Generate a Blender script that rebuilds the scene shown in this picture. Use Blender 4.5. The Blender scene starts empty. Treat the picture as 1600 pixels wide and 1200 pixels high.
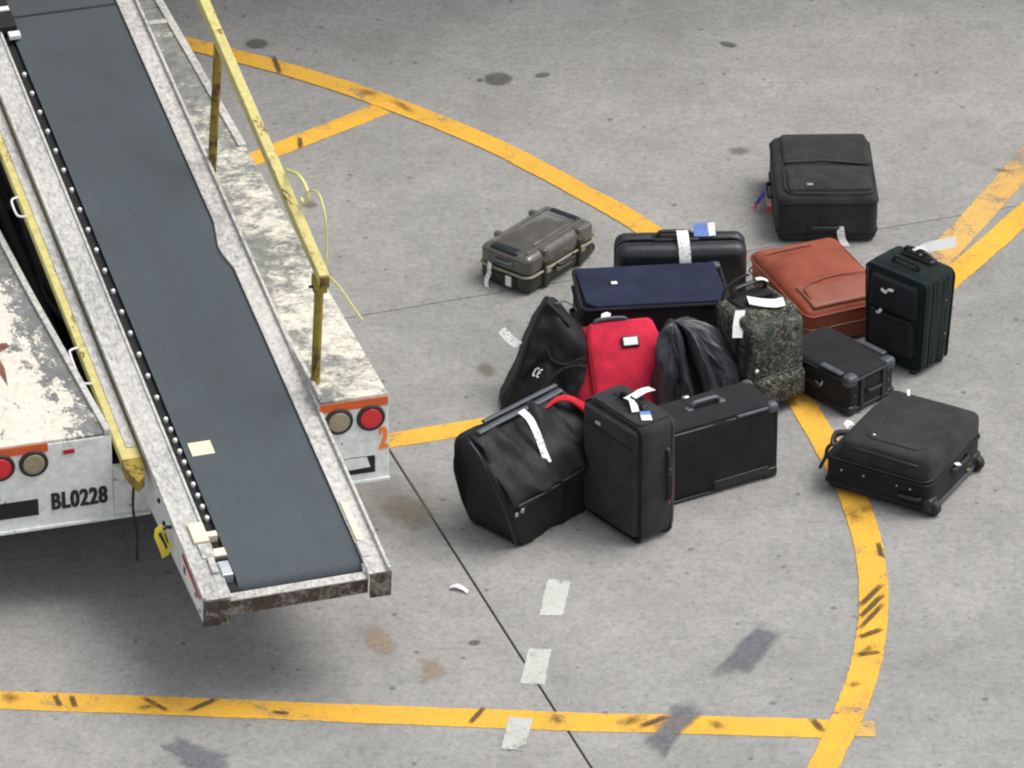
import bpy, bmesh, math, random
from mathutils import Vector, Matrix, noise
R = math.radians
sc = bpy.context.scene
col = sc.collection
random.seed(7)

# ------------------------------------------------------------ camera, sky, sun
cd = bpy.data.cameras.new('camera'); cam = bpy.data.objects.new('camera', cd); col.objects.link(cam)
cam.location = (0, -23*math.cos(R(30)), 23*math.sin(R(30)))
cam.rotation_euler = (R(60), 0, 0)
cd.sensor_width = 36; cd.lens = 36*370*23/1600
cd.clip_start = 0.5; cd.clip_end = 2000
sc.camera = cam
SUN_EL, SUN_AZ = R(64), R(82)          # high, thinly veiled sun to the right
w = bpy.data.worlds.new('World'); sc.world = w; w.use_nodes = True
nt = w.node_tree; bg = nt.nodes['Background']
sky = nt.nodes.new('ShaderNodeTexSky'); sky.sky_type = 'NISHITA'; sky.sun_disc = False
sky.sun_elevation = SUN_EL; sky.sun_rotation = SUN_AZ; sky.air_density = 1.0; sky.dust_density = 4.0
hs = nt.nodes.new('ShaderNodeHueSaturation'); hs.inputs['Saturation'].default_value = 0.28
nt.links.new(sky.outputs[0], hs.inputs['Color']); nt.links.new(hs.outputs[0], bg.inputs[0])
bg.inputs[1].default_value = 0.15
sd = bpy.data.lights.new('sun', 'SUN'); sd.energy = 1.1; sd.angle = R(36); sd.color = (1, 0.96, 0.9)
sun = bpy.data.objects.new('sun', sd); col.objects.link(sun)
sdir = Vector((math.sin(SUN_AZ)*math.cos(SUN_EL), math.cos(SUN_AZ)*math.cos(SUN_EL), math.sin(SUN_EL)))
sun.rotation_euler = sdir.to_track_quat('Z', 'Y').to_euler(); sun.location = sdir*40
vs = sc.view_settings; vs.view_transform = 'Standard'; vs.look = 'None'; vs.exposure = 0.40; vs.gamma = 1
sc.cycles.use_denoising = True; sc.cycles.filter_width = 2.1          # the photograph's soft long-lens rendering

# ------------------------------------------------------------ materials
MATS = {}
def node_mat(name):
    m = bpy.data.materials.new(name); m.use_nodes = True
    t = m.node_tree; b = t.nodes['Principled BSDF']
    MATS[name] = m
    return m, t, b
def N(t, typ, **kw):
    n = t.nodes.new(typ)
    for k, v in kw.items():
        if hasattr(n, k): setattr(n, k, v)
    return n
def noise_tex(t, scale, detail=4, rough=.6, vec=None, dist=0):
    n = N(t, 'ShaderNodeTexNoise'); n.inputs['Scale'].default_value = scale; n.inputs['Detail'].default_value = detail
    n.inputs['Roughness'].default_value = rough; n.inputs['Distortion'].default_value = dist
    if vec: t.links.new(vec, n.inputs['Vector'])
    return n
def ramp(t, src, stops):
    r = N(t, 'ShaderNodeValToRGB'); e = r.color_ramp.elements
    while len(e) < len(stops): e.new(.5)
    for i, (p, c) in enumerate(stops):
        e[i].position = p; e[i].color = (c, c, c, 1) if isinstance(c, (int, float)) else (*c, 1)
    t.links.new(src, r.inputs[0]); return r
def mix(t, fac, a, b, mode='MIX'):
    m = N(t, 'ShaderNodeMix'); m.data_type = 'RGBA'; m.blend_type = mode
    for s, v in ((m.inputs[0], fac), (m.inputs[6], a), (m.inputs[7], b)):
        if isinstance(v, (int, float)): s.default_value = v if s == m.inputs[0] else (v, v, v, 1)
        elif isinstance(v, tuple): s.default_value = (*v, 1)
        else: t.links.new(v, s)
    return m.outputs[2]
def coords(t, kind='Object'):
    return N(t, 'ShaderNodeTexCoord').outputs[kind]
def world_pos(t):
    return N(t, 'ShaderNodeNewGeometry').outputs['Position']
def bump(t, b, src, strength, dist):
    n = N(t, 'ShaderNodeBump'); n.inputs['Strength'].default_value = strength; n.inputs['Distance'].default_value = dist
    t.links.new(src, n.inputs['Height']); t.links.new(n.outputs[0], b.inputs['Normal']); return n
def plain(name, c, rough=.5, metal=0, var=.25, scale=14, bmp=0.0, spec=.5, coat=0):
    m, t, b = node_mat(name); v = coords(t)
    n = noise_tex(t, scale, 5, .65, v)
    lo = tuple(x*(1-var) for x in c); hi = tuple(min(1, x*(1+var)) for x in c)
    r = ramp(t, n.outputs[0], [(.3, lo), (.7, hi)])
    t.links.new(r.outputs[0], b.inputs['Base Color'])
    rr = ramp(t, n.outputs[0], [(.3, max(0, rough-.1)), (.7, min(1, rough+.1))]); t.links.new(rr.outputs[0], b.inputs['Roughness'])
    b.inputs['Metallic'].default_value = metal; b.inputs['Specular IOR Level'].default_value = spec
    b.inputs['Coat Weight'].default_value = coat
    if bmp: bump(t, b, n.outputs[0], .6, bmp)
    return m
def fabric(name, c, wrinkle=.004, dust=.22, rough=.85, sheen=.05, grain=.26, spec=.22):
    m, t, b = node_mat(name); v = coords(t)
    n1 = noise_tex(t, 9, 4, .55, v, .4); n2 = noise_tex(t, 260, 2, .5, v); n3 = noise_tex(t, 3.2, 5, .7, v)
    base = ramp(t, n1.outputs[0], [(.3, tuple(x*.72 for x in c)), (.7, tuple(x*1.3 for x in c))]).outputs[0]
    fine = ramp(t, n2.outputs[0], [(.35, 1-grain), (.65, 1+grain)]).outputs[0]
    cc = mix(t, 1.0, base, fine, 'MULTIPLY')
    df = ramp(t, n3.outputs[0], [(.48, 0.0), (.75, dust)]).outputs[0]
    cc = mix(t, df, cc, tuple(x*1.5+.012 for x in c))
    t.links.new(cc, b.inputs['Base Color'])
    b.inputs['Roughness'].default_value = rough; b.inputs['Sheen Weight'].default_value = sheen
    b.inputs['Sheen Roughness'].default_value = .5; b.inputs['Specular IOR Level'].default_value = spec
    mm = N(t, 'ShaderNodeMath', operation='ADD'); t.links.new(n1.outputs[0], mm.inputs[0])
    m2 = N(t, 'ShaderNodeMath', operation='MULTIPLY'); m2.inputs[1].default_value = .12; t.links.new(n2.outputs[0], m2.inputs[0]); t.links.new(m2.outputs[0], mm.inputs[1])
    bump(t, b, mm.outputs[0], .5, wrinkle*3)
    return m
def chipped(name, paint, under, amount, scale=9, stretch=(1, 1, 1), rough=.55, edge=.06, grad=None):
    """worn paint: irregular bare patches with a grain along the travel direction"""
    m, t, b = node_mat(name); v = coords(t)
    mp = N(t, 'ShaderNodeMapping'); mp.inputs['Scale'].default_value = stretch; t.links.new(v, mp.inputs[0])
    n1 = noise_tex(t, scale, 8, .72, mp.outputs[0], .3); n2 = noise_tex(t, scale*5, 3, .6, mp.outputs[0]); n3 = noise_tex(t, 1.3, 3, .5, v)
    s = N(t, 'ShaderNodeMath', operation='MULTIPLY_ADD'); s.inputs[1].default_value = .35
    t.links.new(n2.outputs[0], s.inputs[0]); t.links.new(n1.outputs[0], s.inputs[2])
    s2 = N(t, 'ShaderNodeMath', operation='MULTIPLY_ADD'); s2.inputs[1].default_value = .35
    t.links.new(n3.outputs[0], s2.inputs[0]); t.links.new(s.outputs[0], s2.inputs[2])
    src = s2.outputs[0]
    for gv, g0, g1, gw in (grad or ()):          # wear grows along gv from g0 to g1 (where feet and bags scrape)
        d = N(t, 'ShaderNodeVectorMath', operation='DOT_PRODUCT'); d.inputs[1].default_value = gv; t.links.new(v, d.inputs[0])
        mr = N(t, 'ShaderNodeMapRange'); mr.inputs['From Min'].default_value = g0; mr.inputs['From Max'].default_value = g1; mr.inputs['To Max'].default_value = gw
        t.links.new(d.outputs['Value'], mr.inputs['Value'])
        ad = N(t, 'ShaderNodeMath', operation='ADD'); t.links.new(src, ad.inputs[0]); t.links.new(mr.outputs[0], ad.inputs[1]); src = ad.outputs[0]
    th = .85+.45*(.5-amount); f = ramp(t, src, [(max(0, th-edge), 0), (min(1, th+edge), 1)])
    pn = noise_tex(t, 30, 4, .6, v)
    pc = ramp(t, pn.outputs[0], [(.3, tuple(x*.8 for x in paint)), (.7, tuple(min(1, x*1.08) for x in paint))]).outputs[0]
    un = noise_tex(t, scale*1.7, 6, .75, v, .5)
    uc = ramp(t, un.outputs[0], [(.32, tuple(x*.62 for x in under)), (.5, under), (.70, tuple(min(1, x*1.45) for x in under))]).outputs[0]
    t.links.new(mix(t, f.outputs[0], pc, uc), b.inputs['Base Color'])
    b.inputs['Roughness'].default_value = rough; b.inputs['Specular IOR Level'].default_value = .35
    bump(t, b, f.outputs[0], .25, -.002)
    return m

def concrete():
    m, t, b = node_mat('apron_concrete'); v = world_pos(t)
    big = noise_tex(t, .35, 3, .5, v); mid = noise_tex(t, 2.2, 6, .65, v, .3); fine = noise_tex(t, 36, 4, .75, v); grit = noise_tex(t, 130, 2, .6, v)
    c = ramp(t, mid.outputs[0], [(.25, (.262, .257, .247)), (.5, (.312, .307, .297)), (.78, (.368, .361, .348))]).outputs[0]
    c = mix(t, 1.0, c, ramp(t, big.outputs[0], [(.3, (.86, .87, .86)), (.7, (1.1, 1.09, 1.08))]).outputs[0], 'MULTIPLY')
    c = mix(t, 1.0, c, ramp(t, fine.outputs[0], [(.30, .73), (.46, .98), (.70, 1.15)]).outputs[0], 'MULTIPLY')
    c = mix(t, 1.0, c, ramp(t, grit.outputs[0], [(.3, .87), (.5, 1.0), (.72, 1.11)]).outputs[0], 'MULTIPLY')
    oi = N(t, 'ShaderNodeObjectInfo'); c = mix(t, 1.0, c, ramp(t, oi.outputs['Random'], [(0, (.95, .955, .96)), (1, (1.05, 1.045, 1.04))]).outputs[0], 'MULTIPLY')
    # dark aggregate specks and small oil drops
    vo = N(t, 'ShaderNodeTexVoronoi'); vo.inputs['Scale'].default_value = 11; vo.inputs['Randomness'].default_value = 1; t.links.new(v, vo.inputs['Vector'])
    rs = N(t, 'ShaderNodeSeparateColor'); t.links.new(vo.outputs['Color'], rs.inputs[0])
    thr = N(t, 'ShaderNodeMath', operation='MULTIPLY'); thr.inputs[1].default_value = .16; t.links.new(rs.outputs[0], thr.inputs[0])
    pw = N(t, 'ShaderNodeMath', operation='POWER'); pw.inputs[1].default_value = 1.5; t.links.new(rs.outputs[0], pw.inputs[0])
    th2 = N(t, 'ShaderNodeMath', operation='MULTIPLY'); th2.inputs[1].default_value = .15; t.links.new(pw.outputs[0], th2.inputs[0])
    jig = noise_tex(t, 40, 2, .5, v)
    ds = N(t, 'ShaderNodeMath', operation='MULTIPLY_ADD'); ds.inputs[1].default_value = .05; t.links.new(jig.outputs[0], ds.inputs[0]); t.links.new(vo.outputs['Distance'], ds.inputs[2])
    d2 = N(t, 'ShaderNodeMath', operation='SUBTRACT'); t.links.new(ds.outputs[0], d2.inputs[0]); t.links.new(th2.outputs[0], d2.inputs[1])
    sp = ramp(t, d2.outputs[0], [(.0, .62), (.05, 0.0)]).outputs[0]
    c = mix(t, sp, c, (.10, .095, .085))
    blot_ = noise_tex(t, 11, 5, .7, v, .6)
    c = mix(t, 1.0, c, ramp(t, blot_.outputs[0], [(.3, (.86, .87, .87)), (.52, 1.0), (.72, (1.09, 1.08, 1.06))]).outputs[0], 'MULTIPLY')
    pink = noise_tex(t, 16, 2, .5, v)
    c = mix(t, ramp(t, pink.outputs[0], [(.6, 0), (.8, .22)]).outputs[0], c, (.42, .33, .27))
    t.links.new(c, b.inputs['Base Color'])
    b.inputs['Roughness'].default_value = .88; b.inputs['Specular IOR Level'].default_value = .25
    bump(t, b, fine.outputs[0], .35, .006)
    return m
def paint(name, c, wear=.38, wearc=(.33, .32, .30)):
    m, t, b = node_mat(name); v = world_pos(t)
    n = noise_tex(t, 5, 8, .72, v, .5); f2 = noise_tex(t, 70, 3, .7, v); n3 = noise_tex(t, 1.1, 3, .5, v)
    s = N(t, 'ShaderNodeMath', operation='MULTIPLY_ADD'); s.inputs[1].default_value = .5; t.links.new(f2.outputs[0], s.inputs[0]); t.links.new(n.outputs[0], s.inputs[2])
    f = ramp(t, s.outputs[0], [(.98-wear*.55, 0), (1.12-wear*.55, .85)])
    cc = ramp(t, n3.outputs[0], [(.3, tuple(x*.86 for x in c)), (.7, tuple(min(1, x*1.08) for x in c))]).outputs[0]
    cc = mix(t, 1.0, cc, ramp(t, f2.outputs[0], [(.3, .85), (.7, 1.1)]).outputs[0], 'MULTIPLY')
    gr = noise_tex(t, 3.5, 6, .75, v, .5)
    cc = mix(t, ramp(t, gr.outputs[0], [(.40, 0), (.72, .38)]).outputs[0], cc, tuple(x*.5+.05 for x in c))
    t.links.new(mix(t, f.outputs[0], cc, wearc), b.inputs['Base Color'])
    at = N(t, 'ShaderNodeAttribute'); at.attribute_name = 'edge'
    er = noise_tex(t, 34, 5, .75, v)
    ea = N(t, 'ShaderNodeMath', operation='MULTIPLY_ADD'); ea.inputs[1].default_value = .9; t.links.new(er.outputs[0], ea.inputs[0]); t.links.new(at.outputs['Fac'], ea.inputs[2])
    em = N(t, 'ShaderNodeMapRange'); em.inputs['From Min'].default_value = .40; em.inputs['From Max'].default_value = .56; t.links.new(ea.outputs[0], em.inputs['Value'])
    lw = N(t, 'ShaderNodeMapRange'); lw.inputs['From Min'].default_value = .55+.35*(1-wear); lw.inputs['From Max'].default_value = .75+.35*(1-wear); lw.inputs['To Min'].default_value = 1; lw.inputs['To Max'].default_value = .25
    t.links.new(s.outputs[0], lw.inputs['Value'])
    al = N(t, 'ShaderNodeMath', operation='MULTIPLY'); t.links.new(em.outputs[0], al.inputs[0]); t.links.new(lw.outputs[0], al.inputs[1]); t.links.new(al.outputs[0], b.inputs['Alpha'])
    b.inputs['Roughness'].default_value = .75; b.inputs['Specular IOR Level'].default_value = .25
    bump(t, b, f2.outputs[0], .3, .004)
    return m
def decal(name, c, alpha, sharp=.25, scale=9, rough=.8, nz=1.0, lo=.12):
    """thin film on the ground: 'edge' attribute is 1 in the middle and 0 at the rim"""
    m, t, b = node_mat(name); v = world_pos(t)
    at = N(t, 'ShaderNodeAttribute'); at.attribute_name = 'edge'
    n = noise_tex(t, scale, 7, .7, v, .4)
    s = N(t, 'ShaderNodeMath', operation='MULTIPLY_ADD'); s.inputs[1].default_value = nz; t.links.new(n.outputs[0], s.inputs[0]); t.links.new(at.outputs['Fac'], s.inputs[2])
    f = N(t, 'ShaderNodeMapRange'); f.interpolation_type = 'SMOOTHSTEP'
    f.inputs['From Min'].default_value = nz*.5+lo; f.inputs['From Max'].default_value = nz*.5+lo+sharp; f.inputs['To Max'].default_value = alpha
    t.links.new(s.outputs[0], f.inputs['Value'])
    n2 = noise_tex(t, 60, 3, .6, v)
    cc = ramp(t, n2.outputs[0], [(.3, tuple(x*.75 for x in c)), (.7, tuple(x*1.25 for x in c))]).outputs[0]
    t.links.new(cc, b.inputs['Base Color']); t.links.new(f.outputs[0], b.inputs['Alpha']); b.inputs['Roughness'].default_value = rough
    b.inputs['Specular IOR Level'].default_value = .2
    return m
def camo():
    m, t, b = node_mat('tapestry_camouflage'); v = coords(t)
    n1 = noise_tex(t, 26, 3, .6, v, 1.6); n2 = noise_tex(t, 36, 3, .6, v, 2.2); n3 = noise_tex(t, 45, 2, .5, v, .8); f = noise_tex(t, 240, 2, .5, v)
    mp = N(t, 'ShaderNodeMapping'); mp.inputs['Location'].default_value = (3, 7, 1); t.links.new(v, mp.inputs[0]); t.links.new(mp.outputs[0], n2.inputs['Vector'])
    c = ramp(t, n1.outputs[0], [(.42, (.026, .029, .026)), (.5, (.058, .064, .05)), (.56, (.10, .105, .08)), (.62, (.045, .049, .041))]).outputs[0]
    c = mix(t, ramp(t, n2.outputs[0], [(.56, 0), (.6, 1)]).outputs[0], c, (.21, .20, .165))
    c = mix(t, ramp(t, n3.outputs[0], [(.67, 0), (.70, .8)]).outputs[0], c, (.22, .06, .035))
    c = mix(t, 1.0, c, ramp(t, f.outputs[0], [(.3, .7), (.7, 1.25)]).outputs[0], 'MULTIPLY')
    t.links.new(c, b.inputs['Base Color']); b.inputs['Roughness'].default_value = .9; b.inputs['Specular IOR Level'].default_value = .2
    bump(t, b, n1.outputs[0], .5, .006)
    return m
def paper(name, c, marks=True, ink=(.05, .05, .06), sc_=150):
    m, t, b = node_mat(name); v = coords(t)
    n = noise_tex(t, sc_, 1, .4, v)
    f = ramp(t, n.outputs[0], [(.60, 0), (.66, .75 if marks else 0)])
    t.links.new(mix(t, f.outputs[0], c, ink), b.inputs['Base Color']); b.inputs['Roughness'].default_value = .6
    return m

CONC = concrete()
YEL = paint('yellow_marking_paint', (.84, .46, .055), .26); YEL2 = paint('faded_yellow_paint', (.72, .43, .12), .40)
WHT = paint('old_white_paint', (.56, .58, .53), .32)
SEAL = plain('joint_sealant', (.035, .028, .022), .9, var=.4)
M_white = chipped('scuffed_white_metal', (.62, .605, .56), (.30, .29, .28), .36, 60, (1, .6, 1), edge=.10)
M_flangeL = chipped('scraped_flange_metal', (.60, .59, .555), (.28, .28, .285), .42, 60, (1.2, .45, 1), edge=.10)
M_deck = chipped('worn_cream_deck_paint', (.74, .70, .60), (.19, .195, .19), .06, 12, (1.4, .7, 1), edge=.10, grad=(((1, .068, 0), -1.33, -1.13, .26),))
M_deckr = chipped('worn_side_deck_paint', (.74, .70, .60), (.21, .215, .195), .04, 11, (1, 1.2, 1), edge=.24, grad=(((0, 1, 0), .9, 3.2, .20), ((-1, -.024, 0), .10, .27, .11)))
M_body = chipped('greenish_white_body_paint', (.76, .79, .77), (.28, .25, .20), .10, 12)
M_yel = chipped('yellow_rail_paint', (.63, .56, .22), (.20, .11, .04), .16, 18, (1, .4, 1), rough=.45)
M_yeldk = chipped('rusty_yellow_post', (.34, .25, .035), (.09, .045, .02), .40, 16, (1, 1, .4), rough=.6)
M_rust = chipped('rusted_steel', (.27, .25, .22), (.07, .052, .04), .55, 14, rough=.8)
def belt_rubber():
    m, t, b = node_mat('grey_rubber_belt'); v = coords(t)
    mp = N(t, 'ShaderNodeMapping'); mp.inputs['Rotation'].default_value = (0, 0, R(-1.5)); mp.inputs['Scale'].default_value = (9, .55, 1); t.links.new(v, mp.inputs[0])
    st = noise_tex(t, 3, 6, .7, mp.outputs[0]); bl = noise_tex(t, 2.6, 5, .65, v, .4); fi = noise_tex(t, 120, 3, .6, v); sc_ = noise_tex(t, 14, 7, .8, mp.outputs[0], .6)
    c = ramp(t, bl.outputs[0], [(.3, (.059, .072, .080)), (.7, (.078, .094, .104))]).outputs[0]
    c = mix(t, 1.0, c, ramp(t, st.outputs[0], [(.3, .94), (.7, 1.06)]).outputs[0], 'MULTIPLY')
    c = mix(t, 1.0, c, ramp(t, fi.outputs[0], [(.3, .88), (.7, 1.12)]).outputs[0], 'MULTIPLY')
    c = mix(t, ramp(t, sc_.outputs[0], [(.66, 0), (.76, .35)]).outputs[0], c, (.13, .145, .15))
    t.links.new(c, b.inputs['Base Color']); b.inputs['Specular IOR Level'].default_value = .35
    t.links.new(ramp(t, bl.outputs[0], [(.3, .65), (.7, .88)]).outputs[0], b.inputs['Roughness'])
    bump(t, b, fi.outputs[0], .3, .002); return m
M_belt = belt_rubber()
M_black = plain('black_gap_steel', (.012, .012, .013), .8, var=.4)
M_chassis = plain('greasy_chassis_steel', (.022, .020, .018), .7, var=.6, scale=9)
M_roll = plain('white_nylon_roller', (.80, .80, .78), .35, var=.05)
M_alu = plain('bright_zinc', (.55, .60, .62), .4, .6, var=.2)
M_cream = plain('cream_plastic', (.78, .70, .55), .55, var=.06)
M_orange = plain('orange_reflective_strip', (.62, .105, .02), .4, var=.12, scale=40)
M_org2 = plain('orange_sticker', (.85, .23, .03), .5, var=.1)
M_lampred = plain('red_lens', (.62, .008, .02), .18, var=.1, coat=.6)
M_lamptan = plain('tan_lens', (.30, .26, .17), .3, var=.1, coat=.3)
M_rubber = plain('black_rubber', (.018, .019, .02), .6, var=.3)
M_redmk = plain('dark_red_marker', (.38, .015, .03), .4)
M_ink = plain('black_stencil_paint', (.018, .015, .02), .7)
M_stick = plain('yellow_sticker', (.72, .60, .05), .5, var=.1)
M_redst = plain('red_sticker_edge', (.55, .06, .035), .5)
M_bluest = plain('slate_blue_print', (.12, .14, .2), .5)
M_cord = plain('yellow_cord', (.70, .64, .25), .6, var=.1)
M_blk = fabric('black_polyester', (.0125, .0125, .0145))
M_blk2 = fabric('washed_black_nylon', (.017, .0175, .0205))
M_chr = fabric('charcoal_polyester', (.031, .0305, .032))
M_navy = fabric('navy_canvas', (.014, .019, .046), .002)
M_grn = fabric('dark_green_polyester', (.009, .0165, .0165))
M_grnt = fabric('green_trim', (.010, .026, .025))
M_red = fabric('red_polyester', (.56, .022, .055), .003, .05, grain=.07)
M_redd = fabric('dark_red_gusset', (.30, .010, .025), .003, .1)
M_lining = fabric('red_lining', (.60, .02, .04), .002, .1)
M_nylon = fabric('glossy_black_nylon', (.0115, .0118, .0135), .006, .15, .58, 0, .15, .34)
M_camo = camo()
M_leather = plain('orange_brown_leather', (.285, .066, .034), .48, var=.28, scale=5, bmp=.006)
M_leath2 = plain('pale_worn_leather', (.29, .095, .062), .48, var=.18, scale=6, bmp=.005)
M_jack = plain('black_leather', (.030, .033, .038), .38, var=.3, scale=16, bmp=.005)
M_hardblk = plain('black_hard_shell', (.016, .018, .021), .34, var=.25, scale=20, bmp=.0006)
M_olive = plain('olive_brown_shell', (.098, .093, .085), .2, var=.2, scale=16, bmp=.0006, coat=.6)
M_olived = plain('dark_olive_shell', (.035, .031, .024), .4, var=.25, scale=16)
M_olivet = plain('pale_olive_trim', (.30, .27, .19), .45, var=.2)
M_plast = plain('black_plastic', (.015, .016, .018), .38, var=.25)
M_plgr = plain('grey_plastic', (.075, .085, .098), .42, var=.25)
M_steel = plain('polished_steel', (.55, .54, .52), .3, .9, var=.1)
M_brass = plain('dull_brass', (.22, .15, .07), .45, .6)
M_tag = paper('white_paper_tag', (.85, .85, .84)); M_tagp = paper('plain_white_label', (.86, .86, .86), False)
M_tagb = plain('blue_tag_print', (.13, .25, .62), .5, var=.25, scale=60)
M_ribr = plain('red_ribbon', (.60, .06, .07), .6); M_cordr = plain('dark_red_cord', (.10, .03, .025), .7); M_ribb = plain('blue_ribbon', (.03, .06, .35), .6); M_ribp = plain('pink_white_ribbon', (.7, .45, .45), .6)

# ------------------------------------------------------------ mesh helpers
class MB:
    def __init__(s): s.v = []; s.f = []; s.sm = []
    def add(s, v, f, M=None, smooth=False):
        o = len(s.v)
        s.v += [tuple(M @ Vector(p)) if M else tuple(p) for p in v]
        s.f += [tuple(i+o for i in q) for q in f]; s.sm += [smooth]*len(f); return s
    def box(s, c, d, M=None, rz=0):
        x, y, z = (k/2 for k in d)
        T = Matrix.Translation(c) @ Matrix.Rotation(rz, 4, 'Z')
        if M: T = M @ T
        v = [(a*x, b*y, e*z) for a in (-1, 1) for b in (-1, 1) for e in (-1, 1)]
        return s.add(v, [(0, 1, 3, 2), (4, 6, 7, 5), (0, 4, 5, 1), (2, 3, 7, 6), (0, 2, 6, 4), (1, 5, 7, 3)], T)
    def prism(s, poly, z0, z1, M=None):
        n = len(poly)
        v = [(x, y, z0) for x, y in poly]+[(x, y, z1) for x, y in poly]
        f = [tuple(range(n-1, -1, -1)), tuple(range(n, 2*n))]+[(i, (i+1) % n, n+(i+1) % n, n+i) for i in range(n)]
        return s.add(v, f, M)
    def cyl(s, p0, p1, r, n=16, r1=None, M=None):
        return s.tube([p0, p1], r, n, M=M, r1=r1)
    def tube(s, pts, r, n=8, closed=False, M=None, r1=None, flat=1.0):
        P = [Vector(p) for p in pts]; k = len(P); v = []; f = []
        up = None
        for i, p in enumerate(P):
            a = P[i-1] if (i or closed) else P[i]; b = P[(i+1) % k] if (i < k-1 or closed) else P[i]
            t = (b-a).normalized() if (b-a).length > 1e-9 else Vector((0, 0, 1))
            if up is None:
                up = Vector((0, 0, 1)) if abs(t.z) < .9 else Vector((1, 0, 0))
            x = t.cross(up); x = x.normalized() if x.length > 1e-6 else t.orthogonal().normalized()
            y = x.cross(t).normalized(); up = y
            rr = r if r1 is None else r+(r1-r)*i/(k-1)
            for j in range(n):
                q = 2*math.pi*j/n; v.append(p+x*rr*math.cos(q)+y*rr*flat*math.sin(q))
        for i in range(k if closed else k-1):
            for j in range(n):
                f.append((i*n+j, i*n+(j+1) % n, ((i+1) % k)*n+(j+1) % n, ((i+1) % k)*n+j))
        s.add(v, f, M, True)
        if not closed:
            s.add(v[:n], [tuple(range(n-1, -1, -1))], M); s.add(v[-n:], [tuple(range(n))], M)
        return s
    def lathe(s, prof, n=24, M=None):
        v = []; f = []
        for r, z in prof:
            for j in range(n): q = 2*math.pi*j/n; v.append((r*math.cos(q), r*math.sin(q), z))
        for i in range(len(prof)-1):
            for j in range(n): f.append((i*n+j, i*n+(j+1) % n, (i+1)*n+(j+1) % n, (i+1)*n+j))
        f.append(tuple(range(n-1, -1, -1))); f.append(tuple((len(prof)-1)*n+j for j in range(n)))
        return s.add(v, f, M, True)
    def rbox(s, size, r, c=(0, 0, 0), bulge=(0, 0, 0), amp=0, freq=6, seed=0, M=None, m=5, k=3, warp=None, base=None, crease=0):
        """rounded soft box: k rings in each rounding, m cells between"""
        h = [d/2 for d in size]; r = min(r, *[x*.999 for x in h]); ax = []
        for q in h:
            i = q-r; z = [-q+r*(1-math.cos(math.pi/2*j/k))*1.0 for j in range(k)]
            mid = [-i+2*i*j/m for j in range(m+1)]
            ax.append([-x for x in []]+z+mid+[-x for x in reversed(z)])
        n = len(ax[0]); idx = {}; V = []; F = []
        def vid(i, j, l):
            if (i, j, l) in idx: return idx[(i, j, l)]
            p = Vector((ax[0][i], ax[1][j], ax[2][l]))
            # straighten the ring parameters so that the rounding is even
            inner = Vector([max(-(h[a]-r), min(h[a]-r, p[a])) for a in range(3)]); d = p-inner
            if d.length > 1e-9: p = inner+d.normalized()*r
            e = [p[a]/h[a] for a in range(3)]
            for a in range(3):
                b, g = (a+1) % 3, (a+2) % 3
                if bulge[a]: p[a] += bulge[a]*max(-1, min(1, e[a]))*max(0, 1-e[b]**2)*max(0, 1-e[g]**2)
            if amp:
                nv = noise.noise_vector(Vector((p.x*freq+seed*7.3, p.y*freq+seed*3.1, p.z*freq-seed*5.7)))
                p = p+nv*amp
            idx[(i, j, l)] = len(V)
            q = p+Vector(c)
            if warp: q = Vector(warp(q))
            if crease:
                a_ = noise.noise(Vector((q.x*7+seed, q.y*4, q.z*5-q.x*4))); b_ = noise.noise(Vector((q.x*13-seed, q.y*8, q.z*9+q.x*8)))
                q.y += crease*((1-abs(a_))**6+.5*(1-abs(b_))**6-.45)
            if base is not None and q.z < base: q.z = base
            V.append(q); return idx[(i, j, l)]
        for i in range(n-1):
            for j in range(n-1):
                F.append((vid(i, j, 0), vid(i, j+1, 0), vid(i+1, j+1, 0), vid(i+1, j, 0)))
                F.append((vid(i, j, n-1), vid(i+1, j, n-1), vid(i+1, j+1, n-1), vid(i, j+1, n-1)))
                F.append((vid(i, 0, j), vid(i+1, 0, j), vid(i+1, 0, j+1), vid(i, 0, j+1)))
                F.append((vid(i, n-1, j), vid(i, n-1, j+1), vid(i+1, n-1, j+1), vid(i+1, n-1, j)))
                F.append((vid(0, i, j), vid(0, i, j+1), vid(0, i+1, j+1), vid(0, i+1, j)))
                F.append((vid(n-1, i, j), vid(n-1, i+1, j), vid(n-1, i+1, j+1), vid(n-1, i, j+1)))
        return s.add(V, F, M, True)
    def ribbon(s, pts, wid, width, th=.0014, M=None):
        """flat strip following pts, width along the vector wid"""
        P = [Vector(p) for p in pts]; W = Vector(wid).normalized()*width/2; v = []; f = []
        for i, p in enumerate(P):
            t = (P[min(i+1, len(P)-1)]-P[max(i-1, 0)]).normalized(); nn = t.cross(W).normalized()*th/2
            v += [p-W-nn, p+W-nn, p+W+nn, p-W+nn]
        for i in range(len(P)-1):
            for j in range(4): f.append((i*4+j, i*4+(j+1) % 4, i*4+4+(j+1) % 4, i*4+4+j))
        k = (len(P)-1)*4; f += [(3, 2, 1, 0), (k, k+1, k+2, k+3)]
        return s.add(v, f, M)
    def mesh(s, name, mat, bevel=0):
        me = bpy.data.meshes.new(name); me.from_pydata(s.v, [], s.f)
        me.polygons.foreach_set('use_smooth', s.sm); me.update()
        bm = bmesh.new(); bm.from_mesh(me)
        bmesh.ops.recalc_face_normals(bm, faces=bm.faces)
        if bevel:
            es = [e for e in bm.edges if len(e.link_faces) == 2 and e.calc_face_angle(0) > .5]
            bmesh.ops.bevel(bm, geom=es, offset=bevel, segments=2, affect='EDGES', profile=.5, clamp_overlap=True)
        bm.to_mesh(me); bm.free()
        me.materials.append(mat); return me
    def build(s, name, mat, parent=None, bevel=0):
        o = bpy.data.objects.new(name, s.mesh(name, mat, bevel)); col.objects.link(o)
        if parent: o.parent = parent
        return o
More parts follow.
